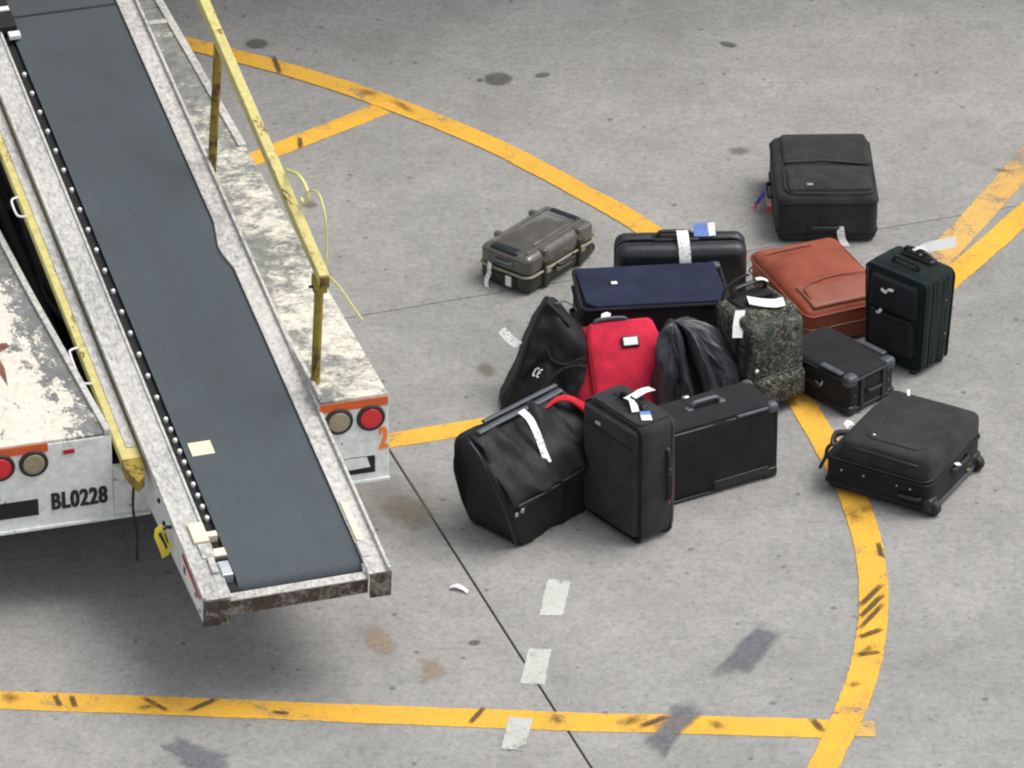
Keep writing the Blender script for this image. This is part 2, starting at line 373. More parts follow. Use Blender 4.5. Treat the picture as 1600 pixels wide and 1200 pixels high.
def empty(name, loc, rz=0, label=None, cat=None, group=None):
    o = bpy.data.objects.new(name, None); col.objects.link(o); o.location = loc; o.rotation_euler = (0, 0, rz); o.empty_display_size = .1
    if label: o['label'] = label
    if cat: o['category'] = cat
    if group: o['group'] = group
    return o
def tag(o, label, cat, group=None):
    o['label'] = label; o['category'] = cat
    if group: o['group'] = group
    return o
def rr(hx, hy, r, n=5, c=(0, 0)):
    p = []
    for a, (sx, sy) in enumerate(((1, 1), (-1, 1), (-1, -1), (1, -1))):
        for j in range(n+1):
            q = math.pi/2*(a+j/n); p.append((c[0]+sx*(hx-r)+r*math.cos(q), c[1]+sy*(hy-r)+r*math.sin(q)))
    return p
def smooth_path(pts, n=6):
    P = [Vector(p) for p in pts]; P = [P[0]*2-P[1]]+P+[P[-1]*2-P[-2]]; out = []
    for i in range(1, len(P)-2):
        for j in range(n):
            t = j/n; a, b, c, d = P[i-1:i+3]
            out.append(.5*((2*b)+(c-a)*t+(2*a-5*b+4*c-d)*t*t+(3*b-a-3*c+d)*t**3))
    out.append(P[-2]); return out

# ------------------------------------------------------------ the apron
gm = MB(); gm.add([(-400, -400, -.03), (400, -400, -.03), (400, 400, -.03), (-400, 400, -.03)], [(0, 1, 2, 3)])
ground = gm.build('ground', CONC); ground['kind'] = 'structure'
JR = R(19.0)
JX = Vector((math.cos(JR), math.sin(JR), 0)); JY = Vector((-math.sin(JR), math.cos(JR), 0))
jb = Vector((*(-0.076,-1.799), 0)); ja = Vector((*(0.845,1.109), 0))
xb, ya = jb.dot(JX), ja.dot(JY)            # the joint running past the loader and the one running behind the bags
def slab(x0, x1, y0, y1):
    m = MB(); c = [(x0, y0), (x1, y0), (x1, y1), (x0, y1)]
    m.prism([tuple((JX*a+JY*b).to_2d()) for a, b in c], -.028, 0)
    return m.build('concrete_slab', CONC, ground, .003)
xs = [xb+7.5*i for i in range(-3, 4)]; ys = [ya+6.1*i for i in range(-3, 4)]
for i in range(6):
    for j in range(6): slab(xs[i]+.0045, xs[i+1]-.0045, ys[j]+.003, ys[j+1]-.003)
for i, x in enumerate(xs[1:-1]):
    m = MB(); m.prism([tuple((JX*a+JY*b).to_2d()) for a, b in ((x-.0095, ys[0]), (x+.0095, ys[0]), (x+.0095, ys[-1]), (x-.0095, ys[-1]))], -.029, -.006)
    m.build('joint_sealant', SEAL, ground)
for y in ys[1:-1]:
    for i in range(6):
        m = MB(); m.prism([tuple((JX*a+JY*b).to_2d()) for a, b in ((xs[i]+.012, y-.0065), (xs[i+1]-.012, y-.0065), (xs[i+1]-.012, y+.0065), (xs[i]+.012, y+.0065))], -.029, -.005)
        m.build('joint_sealant', SEAL, ground)

def film(name, v, f, e, mat):
    me = bpy.data.meshes.new(name); me.from_pydata(v, [], f); at = me.attributes.new('edge', 'FLOAT', 'POINT'); at.data.foreach_set('value', e)
    me.materials.append(mat); o = bpy.data.objects.new(name, me); col.objects.link(o); o.parent = ground; return o
def stripe(name, pts, width, mat, z):
    P = [p.to_2d() for p in smooth_path([(x, y, 0) for x, y in pts], 12)] if len(pts) > 2 else [Vector(p) for p in pts]
    if len(P) == 2: P = [P[0]+(P[1]-P[0])*i/60 for i in range(61)]
    v = []; f = []; e = []
    for i, p in enumerate(P):
        t = (P[min(i+1, len(P)-1)]-P[max(i-1, 0)]).normalized(); n = Vector((-t.y, t.x))
        ja_, jb_ = (noise.noise(Vector((p.x*6, p.y*6, s)))*.005 for s in (1, 5))
        w0 = width/2+.004
        for k, q in ((-1, 0), (-.78, .45), (0, 1), (.78, .45), (1, 0)): v.append((*(p+n*(k*w0+(ja_ if k > 0 else jb_))), z)); e.append(q)
    for i in range(len(P)-1):
        for k in range(4): a = i*5+k; f.append((a, a+1, a+6, a+5))
    return film(name, v, f, e, mat)
stripe('yellow_line', [(-2.143,3.520), (-1.828,3.375), (-1.546,3.225), (-1.328,3.103), (-1.081,2.962), (-0.837,2.803), (-0.594,2.619), (-0.294,2.373), (0.000,2.087), (0.288,1.758), (0.569,1.412), (0.840,0.952), (1.068,0.356), (1.237,-0.241), (1.343,-0.674), (1.400,-0.989), (1.435,-1.335), (1.431,-1.719), (1.387,-2.091), (1.314,-2.431), (1.234,-2.696), (1.148,-2.955), (1.033,-3.270), (0.886,-3.639)], .112, YEL, .0042)
stripe('yellow_line', [(-1.361,1.887), (-0.598,2.547)], .112, YEL, .002)
stripe('yellow_line', [(-0.846,-0.582), (0.187,-0.246)], .110, YEL, .002)
stripe('yellow_line', [(-2.263,-2.391), (-1.965,-2.426), (-1.225,-2.475), (-0.489,-2.529), (0.244,-2.577), (0.731,-2.599), (1.261,-2.630)], .120, YEL, .002)
stripe('yellow_line', [(1.262,-2.621), (1.383,-2.630)], .105, YEL2, .0028)
stripe('yellow_line', [(2.684,2.743), (2.325,1.999), (1.913,1.174), (1.719,0.779)], .130, YEL2, .002)
stripe('yellow_line', [(2.831,2.418), (2.285,1.508), (1.962,0.987), (1.774,0.676)], .115, YEL, .0036)
def quad(name, pts, mat, z):
    c = sum((Vector(p) for p in pts), Vector((0, 0)))/4; v = []; e = []
    for k, q in ((1.04, 0), (.84, .45), (.3, 1)):
        for p in pts: v.append((*(c+(Vector(p)-c)*k), z)); e.append(q)
    f = [(8, 9, 10, 11)]+[(r*4+i, r*4+(i+1) % 4, r*4+4+(i+1) % 4, r*4+4+i) for r in (0, 1) for i in range(4)]
    return film(name, v, f, e, mat)
quad('white_dash', [(0.108,-1.818), (0.199,-1.822), (0.234,-1.562), (0.142,-1.557)], WHT, .002)
quad('white_dash', [(0.032,-2.310), (0.126,-2.319), (0.152,-2.073), (0.065,-2.064)], WHT, .002)
quad('white_dash', [(-0.041,-2.765), (0.048,-2.774), (0.078,-2.559), (-0.012,-2.551)], WHT, .0036)

def blot(name, poly, mat, z, rings=4):
    """irregular thin film: polygon with an 'edge' attribute falling to 0 at the rim"""
    P = [Vector(p) for p in poly]
    if len(P) < 12:
        Q = []
        for i in range(len(P)):
            for j in range(4): Q.append(P[i]+(P[(i+1) % len(P)]-P[i])*j/4)
        P = Q
    c = sum(P, Vector((0, 0)))/len(P); n = len(P); v = [(*c, z)]; e = [1.0]; f = []
    for k in range(1, rings+1):
        t = k/rings
        for p in P: v.append((*(c+(p-c)*t), z)); e.append(1-t)
    for j in range(n): f.append((0, 1+j, 1+(j+1) % n))
    for k in range(rings-1):
        for j in range(n): a = 1+k*n; f.append((a+j, a+n+j, a+n+(j+1) % n, a+(j+1) % n))
    me = bpy.data.meshes.new(name); me.from_pydata(v, [], f); at = me.attributes.new('edge', 'FLOAT', 'POINT'); at.data.foreach_set('value', e)
    me.materials.append(mat); o = bpy.data.objects.new(name, me); col.objects.link(o); o.parent = ground; return o
def oval(c, rx, ry, a=0, n=20):
    ca, sa = math.cos(R(a)), math.sin(R(a))
    return [(c[0]+rx*math.cos(q)*ca-ry*math.sin(q)*sa, c[1]+rx*math.cos(q)*sa+ry*math.sin(q)*ca) for q in (2*math.pi*i/n for i in range(n))]
D_patch = decal('slate_touch_up_paint', (.16, .17, .187), .78, .60, 18, nz=1.0, lo=.04); D_oil = decal('grey_oil_stain', (.13, .13, .115), .75, .35, 14, nz=.5, lo=.1)
D_oilf = decal('faint_oil_film', (.16, .155, .125), .35, .9, 5, nz=.9, lo=.1); D_tan = decal('tan_rust_stain', (.36, .27, .18), .55, .7, 12, nz=1.2, lo=.1)
D_scuff = decal('tyre_scuff', (.06, .053, .045), .66, .50, 70, nz=1.3, lo=-.02); D_smear = decal('tyre_smear', (.06, .052, .042), .55, .7, 130, nz=2.4, lo=.35); D_brown = decal('brown_drip_stain', (.20, .17, .125), .6, .7, 14, nz=.9, lo=.12)
blot('dark_patch', [(0.742,-2.265), (0.913,-2.301), (1.090,-1.930), (0.981,-1.851), (0.922,-1.930)], D_patch, .003)
blot('dark_patch', [(0.460,-2.761), (0.567,-2.869), (0.651,-2.674), (0.764,-2.498), (0.713,-2.408), (0.619,-2.426)], D_patch, .0075)
blot('dark_patch', [(-1.371,-2.717), (-1.289,-2.652), (-1.039,-2.804), (-1.055,-2.997), (-1.227,-2.912)], D_patch, .003)
for c, rx, ry, a in (((-1.209,3.218), .055, .05, 0), ((-0.063,2.849), .065, .065, 0)): blot('oil_stain', oval(c, rx*1.3, ry*1.3, a), D_oil, .0055)
for c, rx, ry, a in (((-0.150,2.836), .02, .02, 0), ((-0.145,-2.022), .03, .022, 0), ((1.024,3.211), .06, .03, -30), ((0.144,2.889), .05, .03, 20)): blot('oil_stain', oval(c, rx, ry, a, 12), D_oil, .0055)
for c, rx, ry, a in (((-0.109,0.119), .06, .09, 20), ((1.036,2.125), .08, .06, 0), ((-0.903,1.605), .05, .06, 0), ((-0.416,-1.039), .14, .22, 30)): blot('brown_stain', oval(c, rx, ry, a), D_brown, .003)
blot('tan_stain', [(-0.640,-1.883), (-0.528,-1.837), (-0.424,-2.022), (-0.434,-2.206), (-0.573,-2.091)], D_tan, .003)
blot('tan_stain', [(-0.373,-2.114), (-0.274,-2.091), (-0.210,-2.274), (-0.369,-2.364)], D_tan, .003)
blot('oil_film', oval((-0.520,-0.989), .40, .50, 15, 32), D_oilf, .0015)
def scuff(p0, p1, wd):
    wd *= .8
    a, b = Vector(p0), Vector(p1); t = (b-a).normalized(); n = Vector((-t.y, t.x))*wd/2
    if wd < .037: a, b = a-t*.012, b+t*.012
    blot('tyre_scuff', [a-n, a+(b-a)*.5-n*1.2, b-n, b+n, a+(b-a)*.5+n*1.2, a+n] if wd < .037 else [a-n*1.5-t*.02, a+(b-a)*.5-n*1.8, b-n*1.4+t*.02, b+n*1.5+t*.02, a+(b-a)*.5+n*1.8, a+n*1.4-t*.02], D_scuff if wd < .037 else D_smear, .0062, 3)
for a, b, wd in (((-1.128,3.090), (-1.085,2.895), .035), ((-0.737,2.743), (-0.601,2.665), .08), ((-0.595,2.678), (-0.413,2.450), .06), ((1.362,-0.964), (1.408,-1.168), .10), ((1.404,-1.014), (1.460,-1.039), .09),
    ((1.468,-1.600), (1.367,-1.766), .035), ((1.469,-1.672), (1.363,-1.851), .035), ((1.465,-1.743), (1.358,-1.930), .03), ((1.444,-1.930), (1.355,-1.990), .04), ((1.428,-2.022), (1.332,-2.137), .05), ((1.429,-2.091), (1.343,-2.114), .04), ((1.345,-2.310), (1.294,-2.337), .05),
    ((-1.959,-2.377), (-1.894,-2.453), .09), ((-1.755,-2.400), (-1.731,-2.471), .03), ((-1.691,-2.408), (-1.674,-2.471), .03), ((-1.445,-2.489), (-1.353,-2.471), .05), ((-1.413,-2.417), (-1.317,-2.506), .03), ((-1.234,-2.506), (-1.135,-2.426), .035), ((-0.905,-2.515), (-0.856,-2.524), .03),
    ((-0.159,-2.590), (-0.105,-2.480), .03), ((0.142,-2.529), (0.200,-2.604), .07), ((0.402,-2.608), (0.508,-2.542), .07), ((0.487,-2.617), (0.599,-2.542), .04), ((0.757,-2.564), (0.803,-2.639), .06), ((1.147,-2.568), (1.180,-2.643), .04), ((-0.973,2.252), (-0.964,2.144), .03), ((1.471,-1.286), (1.480,-1.393), .03), ((2.161,1.943), (2.289,1.912), .05)):
    scuff(a, b, wd)

# the aircraft being loaded: unseen hull, added low overhead to shade the far apron
AX = Vector((math.cos(R(20)), math.sin(R(20)), 0)); AC = Vector((-2.2, 4.35, 3.85))
MA = Matrix.Translation(AC) @ AX.to_track_quat('Z', 'Y').to_matrix().to_4x4()
MB().lathe([(.2, -14), (.9, -13.6), (1.5, -12.6), (1.9, -10.5), (1.95, -8), (1.95, 12), (1.6, 16), (.9, 20), (.3, 23)], 48, MA).build('unseen_aircraft_hull', plain('grey_aircraft_paint', (.30, .31, .32), .3, var=.03, coat=.3))['kind'] = 'structure'

# ------------------------------------------------------------ luggage
GRP = 'luggage standing and lying in a heap on the apron'
def bag(name, label, cat, x, y, yaw, z=0): return empty(name, (x, y, z), R(yaw), label, cat, GRP)
TOP = lambda H: Matrix.Translation((0, 0, H))
def FRONT(W): return Matrix(((1, 0, 0, 0), (0, 0, -1, -W/2), (0, 1, 0, 0), (0, 0, 0, 1)))     # (a,b,out) on the -y face, b = height
def LEFT(L): return Matrix(((0, 0, -1, -L/2), (-1, 0, 0, 0), (0, 1, 0, 0), (0, 0, 0, 1)))
def RIGHT(L): return Matrix(((0, 0, 1, L/2), (1, 0, 0, 0), (0, 1, 0, 0), (0, 0, 0, 1)))
def panel(root, name, M, ca, cb_, wa, wb, th, r, mat, amp=.0015, seed=1, bul=.004):
    return MB().rbox((wa, wb, th*2), min(r, wa/2*.99), (0, 0, 0), (0, 0, bul), amp, 9, seed, M @ Matrix.Translation((ca, cb_, 0)), 6, 3).build(name, mat, root)
def flatpanel(root, name, M, ca, cb_, wa, wb, th, r, mat, z0=-.01):
    return MB().prism(rr(wa/2, wb/2, r, 5, (ca, cb_)), z0, th, M).build(name, mat, root, min(.006, th*.45))
def loop(root, name, M, ca, cb_, wa, wb, r, rad, mat, out=0): 
    return MB().tube([(x, y, out) for x, y in rr(wa/2, wb/2, r, 6, (ca, cb_))], rad, 6, True, M).build(name, mat, root)
def hloop(root, name, hx, hy, r, z, rad, mat, wob=.0):
    return MB().tube([(x, y, z+wob*noise.noise(Vector((x*9, y*9, z)))) for x, y in rr(hx, hy, r, 6)], rad, 6, True).build(name, mat, root)
def line(root, name, pts, rad, mat, M=None, n=6): return MB().tube(pts, rad, n, M=M).build(name, mat, root)
def grip(root, M, a0, b0, a1, b1, out, rad, mat, flat=.7, name='handle'):
    P = smooth_path([(a0, b0, -.004), (a0*.96+a1*.04, b0*.96+b1*.04, out*.75), (a0*.8+a1*.2, b0*.8+b1*.2, out), (a0*.2+a1*.8, b0*.2+b1*.8, out), (a0*.04+a1*.96, b0*.04+b1*.96, out*.75), (a1, b1, -.004)], 4)
    return MB().tube(P, rad, 8, M=M, flat=flat).build(name, mat, root)
def rivet(root, M, a, b, mat=None, r=.006): return MB().lathe([(r, -.002), (r, .003), (r*.5, .005)], 10, M @ Matrix.Translation((a, b, 0))).build('rivet', mat or M_steel, root)
def wheel(root, c, r=.024, w=.022, ax='X'):
    T = Matrix.Translation(c) @ Matrix.Rotation(math.pi/2, 4, 'Y' if ax == 'X' else 'X')
    return MB().lathe([(r*.5, -w/2), (r*.9, -w/2), (r, -w*.3), (r, w*.3), (r*.9, w/2), (r*.5, w/2)], 18, T).build('wheel', M_rubber, root)
def paper_tag(root, pts, wid, width, mat=None, name='paper_tag', n=5): return MB().ribbon(smooth_path(pts, n), wid, width).build(name, mat or M_tag, root)

# 1 hard-sided olive case lying apart on the left
L, W, H = .48, .275, .181
b = bag('hard_suitcase', 'glossy olive-brown ribbed hard case lying flat, nearest the belt loader, apart from the heap', 'suitcase', .111, 1.022, 51.8)
MB().rbox((L, W, .10), .035, (0, 0, .05), m=4, k=4, base=0).build('lower_shell', M_olived, b)
MB().rbox((L, W, .10), .035, (0, 0, H-.05), (0, 0, .006), m=4, k=4).build('lid', M_olive, b)
hloop(b, 'rim', L/2+.002, W/2+.002, .04, .088, .0065, M_olivet)
MB().rbox((.26, .155, .018), .008, (.01, .0, H+.002), m=3).build('raised_panel', M_olive, b)
for u in (-.115, .13):
    MB().rbox((.035, W+.012, .03), .010, (u, 0, H-.008), m=4).build('lid_rib', M_olive, b)
    MB().rbox((.045, .018, .13), .008, (u, -W/2-.003, .075), m=3).build('side_rib', M_olived, b)
    MB().box((u, -W/2-.014, .092), (.030, .010, .030)).build('latch', M_olivet, b, .003)
for v_ in (-.095, .095): MB().rbox((.40, .012, .010), .004, (0, v_, H+.003), m=3).build('ridge', M_olive, b)
grip(b, FRONT(W), -.05, .085, .07, .085, .025, .009, M_plast)
MB().box((.008, -W/2-.004, .060), (.11, .010, .022)).build('handle_plate', M_olivet, b, .003)
MB().rbox((.05, .15, .05), .012, (-L/2+.035, .01, H-.018), m=3).build('end_recess', M_plast, b)
MB().rbox((.035, .16, .04), .010, (L/2-.045, .0, H-.012), m=3).build('end_recess', M_plast, b)
grip(b, LEFT(L), -.05, .135, .045, .135, .016, .008, M_plgr, name='end_handle')
MB().rbox((.014, .10, .05), .004, (-L/2-.002, -.02, .05), m=2).build('side_pocket', M_plast, b)
MB().box((-L/2-.0105, -.035, .052), (.003, .030, .048)).build('label', M_tagp, b)
paper_tag(b, [(-L/2-.016, .062, .115), (-L/2-.022, .062, .085), (-L/2-.015, .067, .06), (-L/2-.028, .072, .03), (-L/2-.042, .06, .003)], (0, 1, .2), .022)
for v_ in (-.10, .10): wheel(b, (L/2+.006, v_, .03), .022, .03, 'Y')
for v_ in (-W/2+.03,): MB().box((L/2+.004, v_, .09), (.014, .03, .04)).build('hinge', M_olivet, b, .003)

# 2 big soft black case lying at the back
L, W, H = .440, .600, .232
b = bag('soft_suitcase', 'black soft suitcase lying flat farthest back, with blue and red ribbons on its side handle', 'suitcase', 1.386, 1.545, 1.0)
MB().rbox((L, W, H), .035, (0, 0, H/2), (.008, .006, .006), .003, 7, 2, base=0, m=8).build('body', M_chr, b)
panel(b, 'upper_pocket', TOP(H), .012, .135, .385, .285, .018, .035, M_chr, seed=3)
panel(b, 'lower_pocket', TOP(H), .015, -.145, .375, .215, .016, .045, M_chr, seed=4)
loop(b, 'zipper', TOP(H), .015, -.13, .40, .30, .05, .004, M_plast, .008)
line(b, 'zipper', [(-.18, .0, .015), (.0, .006, .020), (.20, -.015, .012)], .005, M_plast, TOP(H))
hloop(b, 'piping', L/2+.002, W/2+.002, .035, H-.035, .005, M_blk); hloop(b, 'piping', L/2+.002, W/2+.002, .035, .05, .005, M_blk)
grip(b, LEFT(L), -.06, .11, .07, .11, .03, .010, M_plast, name='side_handle')
grip(b, FRONT(W), -.08, .085, .05, .085, .022, .010, M_plast)
flatpanel(b, 'handle_plate', FRONT(W), -.01, .085, .19, .05, .003, .01, M_blk2)
MB().box((-.075, -.215, H+.0185), (.026, .016, .003)).build('logo_badge', M_alu, b)
paper_tag(b, [(.055, -W/2-.012, .09), (.06, -W/2-.018, .06), (.066, -W/2-.02, .03), (.085, -W/2-.035, .003)], (1, 0, 0), .034)
paper_tag(b, [(-L/2-.03, .01, .11), (-L/2-.045, .0, .09), (-L/2-.075, -.01, .045)], (1, -.2, .1), .020, M_ribb, 'ribbon')
paper_tag(b, [(-L/2-.03, -.02, .115), (-L/2-.025, -.03, .085), (-L/2-.02, -.045, .05)], (1, -.2, .1), .020, M_ribp, 'ribbon')
paper_tag(b, [(-L/2-.02, -.045, .05), (-L/2-.018, -.05, .025)], (1, -.2, .1), .024, M_ribr, 'ribbon')
paper_tag(b, [(-L/2-.075, -.01, .045), (-L/2-.082, -.015, .02)], (1, -.2, .1), .016, M_ribr, 'ribbon')

# 3 brown leather case
L, W, H = .400, .590, .185
b = bag('leather_suitcase', 'orange-brown leather suitcase lying flat behind the camouflage bag', 'suitcase', 1.328, .645, 22.2)
MB().rbox((L, W, H), .04, (0, 0, H/2), (.012, .012, .018), .008, 5, 5, base=0, m=9).build('body', M_leather, b)
panel(b, 'pocket_flap', TOP(H+.002), .015, -.19, .36, .19, .011, .05, M_leath2, .003, 6, .006)
line(b, 'pocket_seam', smooth_path([(-.15, -.23, .012), (-.13, -.13, .020), (.0, -.09, .022), (.15, -.10, .020), (.19, -.14, .012)]), .0035, M_leather, TOP(H+.002))
hloop(b, 'piping', L/2+.006, W/2+.006, .04, H-.03, .005, M_leather, .01)
hloop(b, 'zipper', L/2+.009, W/2+.009, .04, H*.5, .004, M_brass, .006)
grip(b, LEFT(L), .02, .10, .16, .10, .03, .010, M_leather)
for v_ in (-.10, -.14): MB().box((-L/2-.01, v_+.26, .10), (.02, .03, .025)).build('buckle', M_brass, b, .004)
MB().ribbon(smooth_path([(-.16, .22, H+.008), (-.05, .215, H+.018), (.06, .22, H+.014)]), (0, 1, 0), .012, .003).build('strap', M_leath2, b)

# 4 dark green upright
L, W, H = .322, .225, .460
b = bag('upright_suitcase', 'dark green upright suitcase with front pockets standing rightmost in the heap', 'suitcase', 1.685, .222, -42.5)
tap = lambda q: (q.x*(.90+.10*min(1, q.z/H))-.006*(1-q.z/H), q.y*(.92+.08*q.z/H), q.z)
MB().rbox((L, W*.86, H-.02), .03, (0, .012, H/2+.01), (.006, .004, .006), .003, 8, 9, warp=tap, base=.012, m=8).build('body', M_grn, b)
for y_, wy in ((.055, .055), (-.018, .045), (-.075, .05)):
    MB().rbox((L+.012, wy, H-.03), .022, (0, y_, H/2+.008), amp=.002, freq=8, seed=int(y_*99)+20, warp=tap, base=.012, m=6).build('gusset', M_grn, b)
for y_ in (.088, .022, -.048, -.098):
    MB().tube([tap(Vector((x, y_, z+H/2+.006))) for x, z in rr(L/2+.003, H/2-.014, .03, 6)], .0048, 6, True).build('piping', M_grnt, b)
panel(b, 'top_pocket', FRONT(W-.012), 0, .345, .245, .155, .018, .03, M_blk2, .002, 11)
panel(b, 'lower_pocket', FRONT(W-.02), -.008, .165, .235, .175, .024, .03, M_blk2, .002, 12)
line(b, 'zipper', [(-.11, .262, .018), (.0, .256, .022), (.11, .262, .018)], .004, M_plast, FRONT(W))
MB().ribbon(smooth_path([(-.05, -W/2-.024, .372), (-.02, -W/2-.03, .370), (-.01, -W/2-.028, .385), (.015, -W/2-.026, .388)]), (0, .2, 1), .011, .003).build('zip_pull', M_tagp, b)
MB().ribbon([(-.075, -W/2-.02, .25), (-.055, -W/2-.028, .262), (-.045, -W/2-.026, .278)], (1, 0, -.6), .013, .003).build('zip_pull', M_tagp, b)
flatpanel(b, 'badge', FRONT(W+.025), .01, .325, .06, .014, .002, .006, M_plast)
MB().rbox((.17, .05, .03), .012, (0, .05, H+.008), m=3).build('handle_base', M_plast, b)
grip(b, TOP(H+.006), -.075, .045, .075, .045, .035, .010, M_plast)
grip(b, TOP(H), -.07, -.035, .07, -.035, .026, .009, M_blk)
MB().ribbon(smooth_path([(.0, .05, H+.040), (.035, .08, H+.060), (.08, .12, H+.075), (.115, .15, H+.085)]), (-.34, .37, .87), .045).build('paper_tag', M_tagp, b)
MB().ribbon(smooth_path([(-.02, .03, H+.045), (.0, .055, H+.052), (.02, .08, H+.03)]), (.8, -.5, .2), .035).build('paper_tag', M_tag, b)
for c in ((-.11, .07, .016), (.11, .07, .016)): wheel(b, c, .016, .03)
for c in ((-.10, -.085, .010), (.10, -.085, .010)): MB().lathe([(.014, 0), (.016, .012), (.014, .02)], 10, Matrix.Translation((c[0], c[1], 0))).build('foot', M_rubber, b)
for z_ in (.33, .17, .06): rivet(b, RIGHT(L+.012), .03, z_, M_brass, .005)

# 5 camouflage bag
L, W, H = .285, .235, .445
b = bag('camouflage_suitcase', 'camouflage-patterned upright bag with black handle and two white tags', 'suitcase', 1.02, -.083, 33.8)
MB().rbox((L, W, H-.012), .036, (0, 0, H/2+.006), (.006, .006, .006), .005, 7, 13, base=.008, m=9).build('body', M_camo, b)
MB().rbox((L-.008, .085, .385), .036, (.0, -W/2-.005, .225), (0, .008, 0), .004, 8, 14, m=7).build('front_pocket', M_camo, b)
MB().rbox((L-.035, .05, .13), .022, (.0, -W/2-.055, .115), (0, .006, 0), .003, 8, 15, m=5).build('small_pocket', M_camo, b)
for hx, hy, cz, out in ((L/2-.002, .19, .225, .014), (L/2-.02, .066, .115, .055)):
    MB().tube([(x, -W/2-out, cz+z) for x, z in rr(hx, hy, .04, 6)], .006, 6, True).build('zipper', M_plast, b)
MB().tube([(x, -W/2+.045, H/2+z) for x, z in rr(L/2+.004, H/2-.008, .05, 7)], .009, 8, True).build('zipper_band', M_blk, b)
MB().tube([(x, W/2-.03, H/2+z) for x, z in rr(L/2+.003, H/2-.008, .05, 7)], .007, 8, True).build('piping', M_blk, b)
MB().rbox((.20, .11, .03), .012, (0, .03, H+.002), m=3).build('handle_base', M_blk2, b)
grip(b, TOP(H+.004), -.085, .055, .085, .055, .055, .011, M_plast, name='pull_handle')
grip(b, TOP(H), -.07, -.015, .07, -.015, .028, .009, M_blk, name='grab_handle')
MB().tube(smooth_path([(-.12, .08, H-.01), (-.09, .10, H+.04), (.0, .125, H+.055), (.06, .14, H+.045)]), .007, 8, flat=.6).build('shoulder_strap', M_blk, b)
paper_tag(b, [(-.06, -.02, H+.035), (-.02, -.06, H+.030), (.03, -.085, H+.022), (.075, -.09, H+.020)], (.3, .9, .4), .044, M_tagp)
MB().ribbon([(-.12, -.05, H+.018), (-.150, -.075, H-.03), (-.168, -.098, H-.075)], (.83, -.55, 0), .042).build('paper_tag', M_tagp, b)
paper_tag(b, [(.03, .05, H+.075), (.06, .045, H+.07), (.085, .04, H+.055)], (.2, .9, .3), .016, M_tagp)
MB().lathe([(.009, 0), (.009, .004), (.005, .006)], 10, Matrix.Translation((-.125, -W/2-.062, .235)) @ Matrix.Rotation(math.pi/2, 4, 'X')).build('zip_pull', M_tagp, b)
for x in (-.11, .11): wheel(b, (x, .085, .02), .02, .03)
for x in (-.10, .10): MB().lathe([(.014, 0), (.016, .012), (.014, .02)], 10, Matrix.Translation((x, -.09, 0))).build('foot', M_rubber, b)

# 6 small black case on its back, grey corner guards
L, W, H = .275, .405, .184
b = bag('small_suitcase', 'small black case with grey corner guards lying between the camouflage and green bags', 'suitcase', 1.366, -.042, 43.2)
MB().rbox((L, W, H-.006), .022, (0, 0, H/2), (.004, .004, .006), .002, 8, 21, base=0, m=7).build('body', M_blk2, b)
hloop(b, 'piping', L/2+.002, W/2+.002, .024, H-.02, .006, M_plast); hloop(b, 'piping', L/2+.002, W/2+.002, .024, .03, .006, M_plast)
for sx_ in (-1, 1):
    MB().rbox((.062, .05, .05), .016, (sx_*(L/2-.026), -W/2+.020, H-.022), m=3).build('corner_guard', M_plgr, b)
    MB().rbox((.03, .12, .012), .005, (sx_*(L/2-.010), -W/2+.11, H+.001), m=3).build('edge_rail', M_plgr, b)
    MB().box((sx_*.065, -W/2-.005, H/2), (.022, .012, H-.03)).build('strap', M_plast, b, .003)
    MB().rbox((.05, .05, .045), .015, (sx_*(L/2-.022), -W/2+.018, .026), m=3).build('corner_guard', M_plast, b)
    for z_ in (.04, .09, .14): rivet(b, FRONT(W), sx_*.10, z_, M_plgr, .005)
grip(b, FRONT(W), -.04, .10, .04, .10, .022, .008, M_plast)
grip(b, LEFT(L), -.03, .10, .05, .10, .022, .008, M_plast, name='side_handle')
MB().ribbon(smooth_path([(-L/2-.01, -.06, .12), (-L/2-.016, -.05, .10), (-L/2-.01, -.02, .105)]), (0, .2, 1), .010, .003).build('buckle', M_alu, b)

# 7 black case lying front right
L, W, H = .485, .470, .168
b = bag('wheeled_suitcase', 'black wheeled suitcase with raised front pocket lying flat on the yellow curve, front right', 'suitcase', 1.600, -.765, 60.5)
MB().rbox((L, W, H), .035, (0, 0, H/2+.008), (.004, .006, .004), .003, 7, 31, base=.004, m=8).build('body', M_blk, b)
MB().rbox((L+.0, W-.06, .13), .035, (.005, -.028, H+.025), (.0, .006, .008), .004, 6, 32, m=8).build('front_pocket', M_chr, b)
flatpanel(b, 'pocket_panel', TOP(H+.09), .01, -.035, L-.10, W-.20, .007, .05, M_chr)
line(b, 'zipper', [(-.13, .07, .0), (-.02, .078, .006), (.15, .082, .002)], .005, M_plast, TOP(H+.094))
line(b, 'zipper', smooth_path([(-.235, .13, .03), (-.244, .0, .036), (-.244, -.14, .032), (-.21, -.225, .01)]), .006, M_plast, TOP(H+.03))
hloop(b, 'zipper', L/2+.005, W/2-.003, .04, H-.002, .004, M_plast, .004)
hloop(b, 'piping', L/2+.003, W/2+.003, .035, H-.02, .006, M_blk2); hloop(b, 'piping', L/2+.003, W/2+.003, .035, .045, .006, M_blk2)
for v_ in (-.16, -.06, .09, .15):
    for z_ in (.045, .115): rivet(b, LEFT(L), v_, z_, M_steel, .0055)
grip(b, LEFT(L), .10, .085, .20, .085, .02, .009, M_plast, name='side_handle')
for u in (-.21, .20): wheel(b, (u, -W/2-.004, .036), .034, .035)
for u in (-.21, .20): MB().rbox((.07, .05, .07), .018, (u, -W/2+.012, .05), m=3).build('wheel_housing', M_plast, b)
MB().box((0, -W/2-.004, .03), (.34, .012, .02)).build('rear_bar', M_plgr, b, .004)
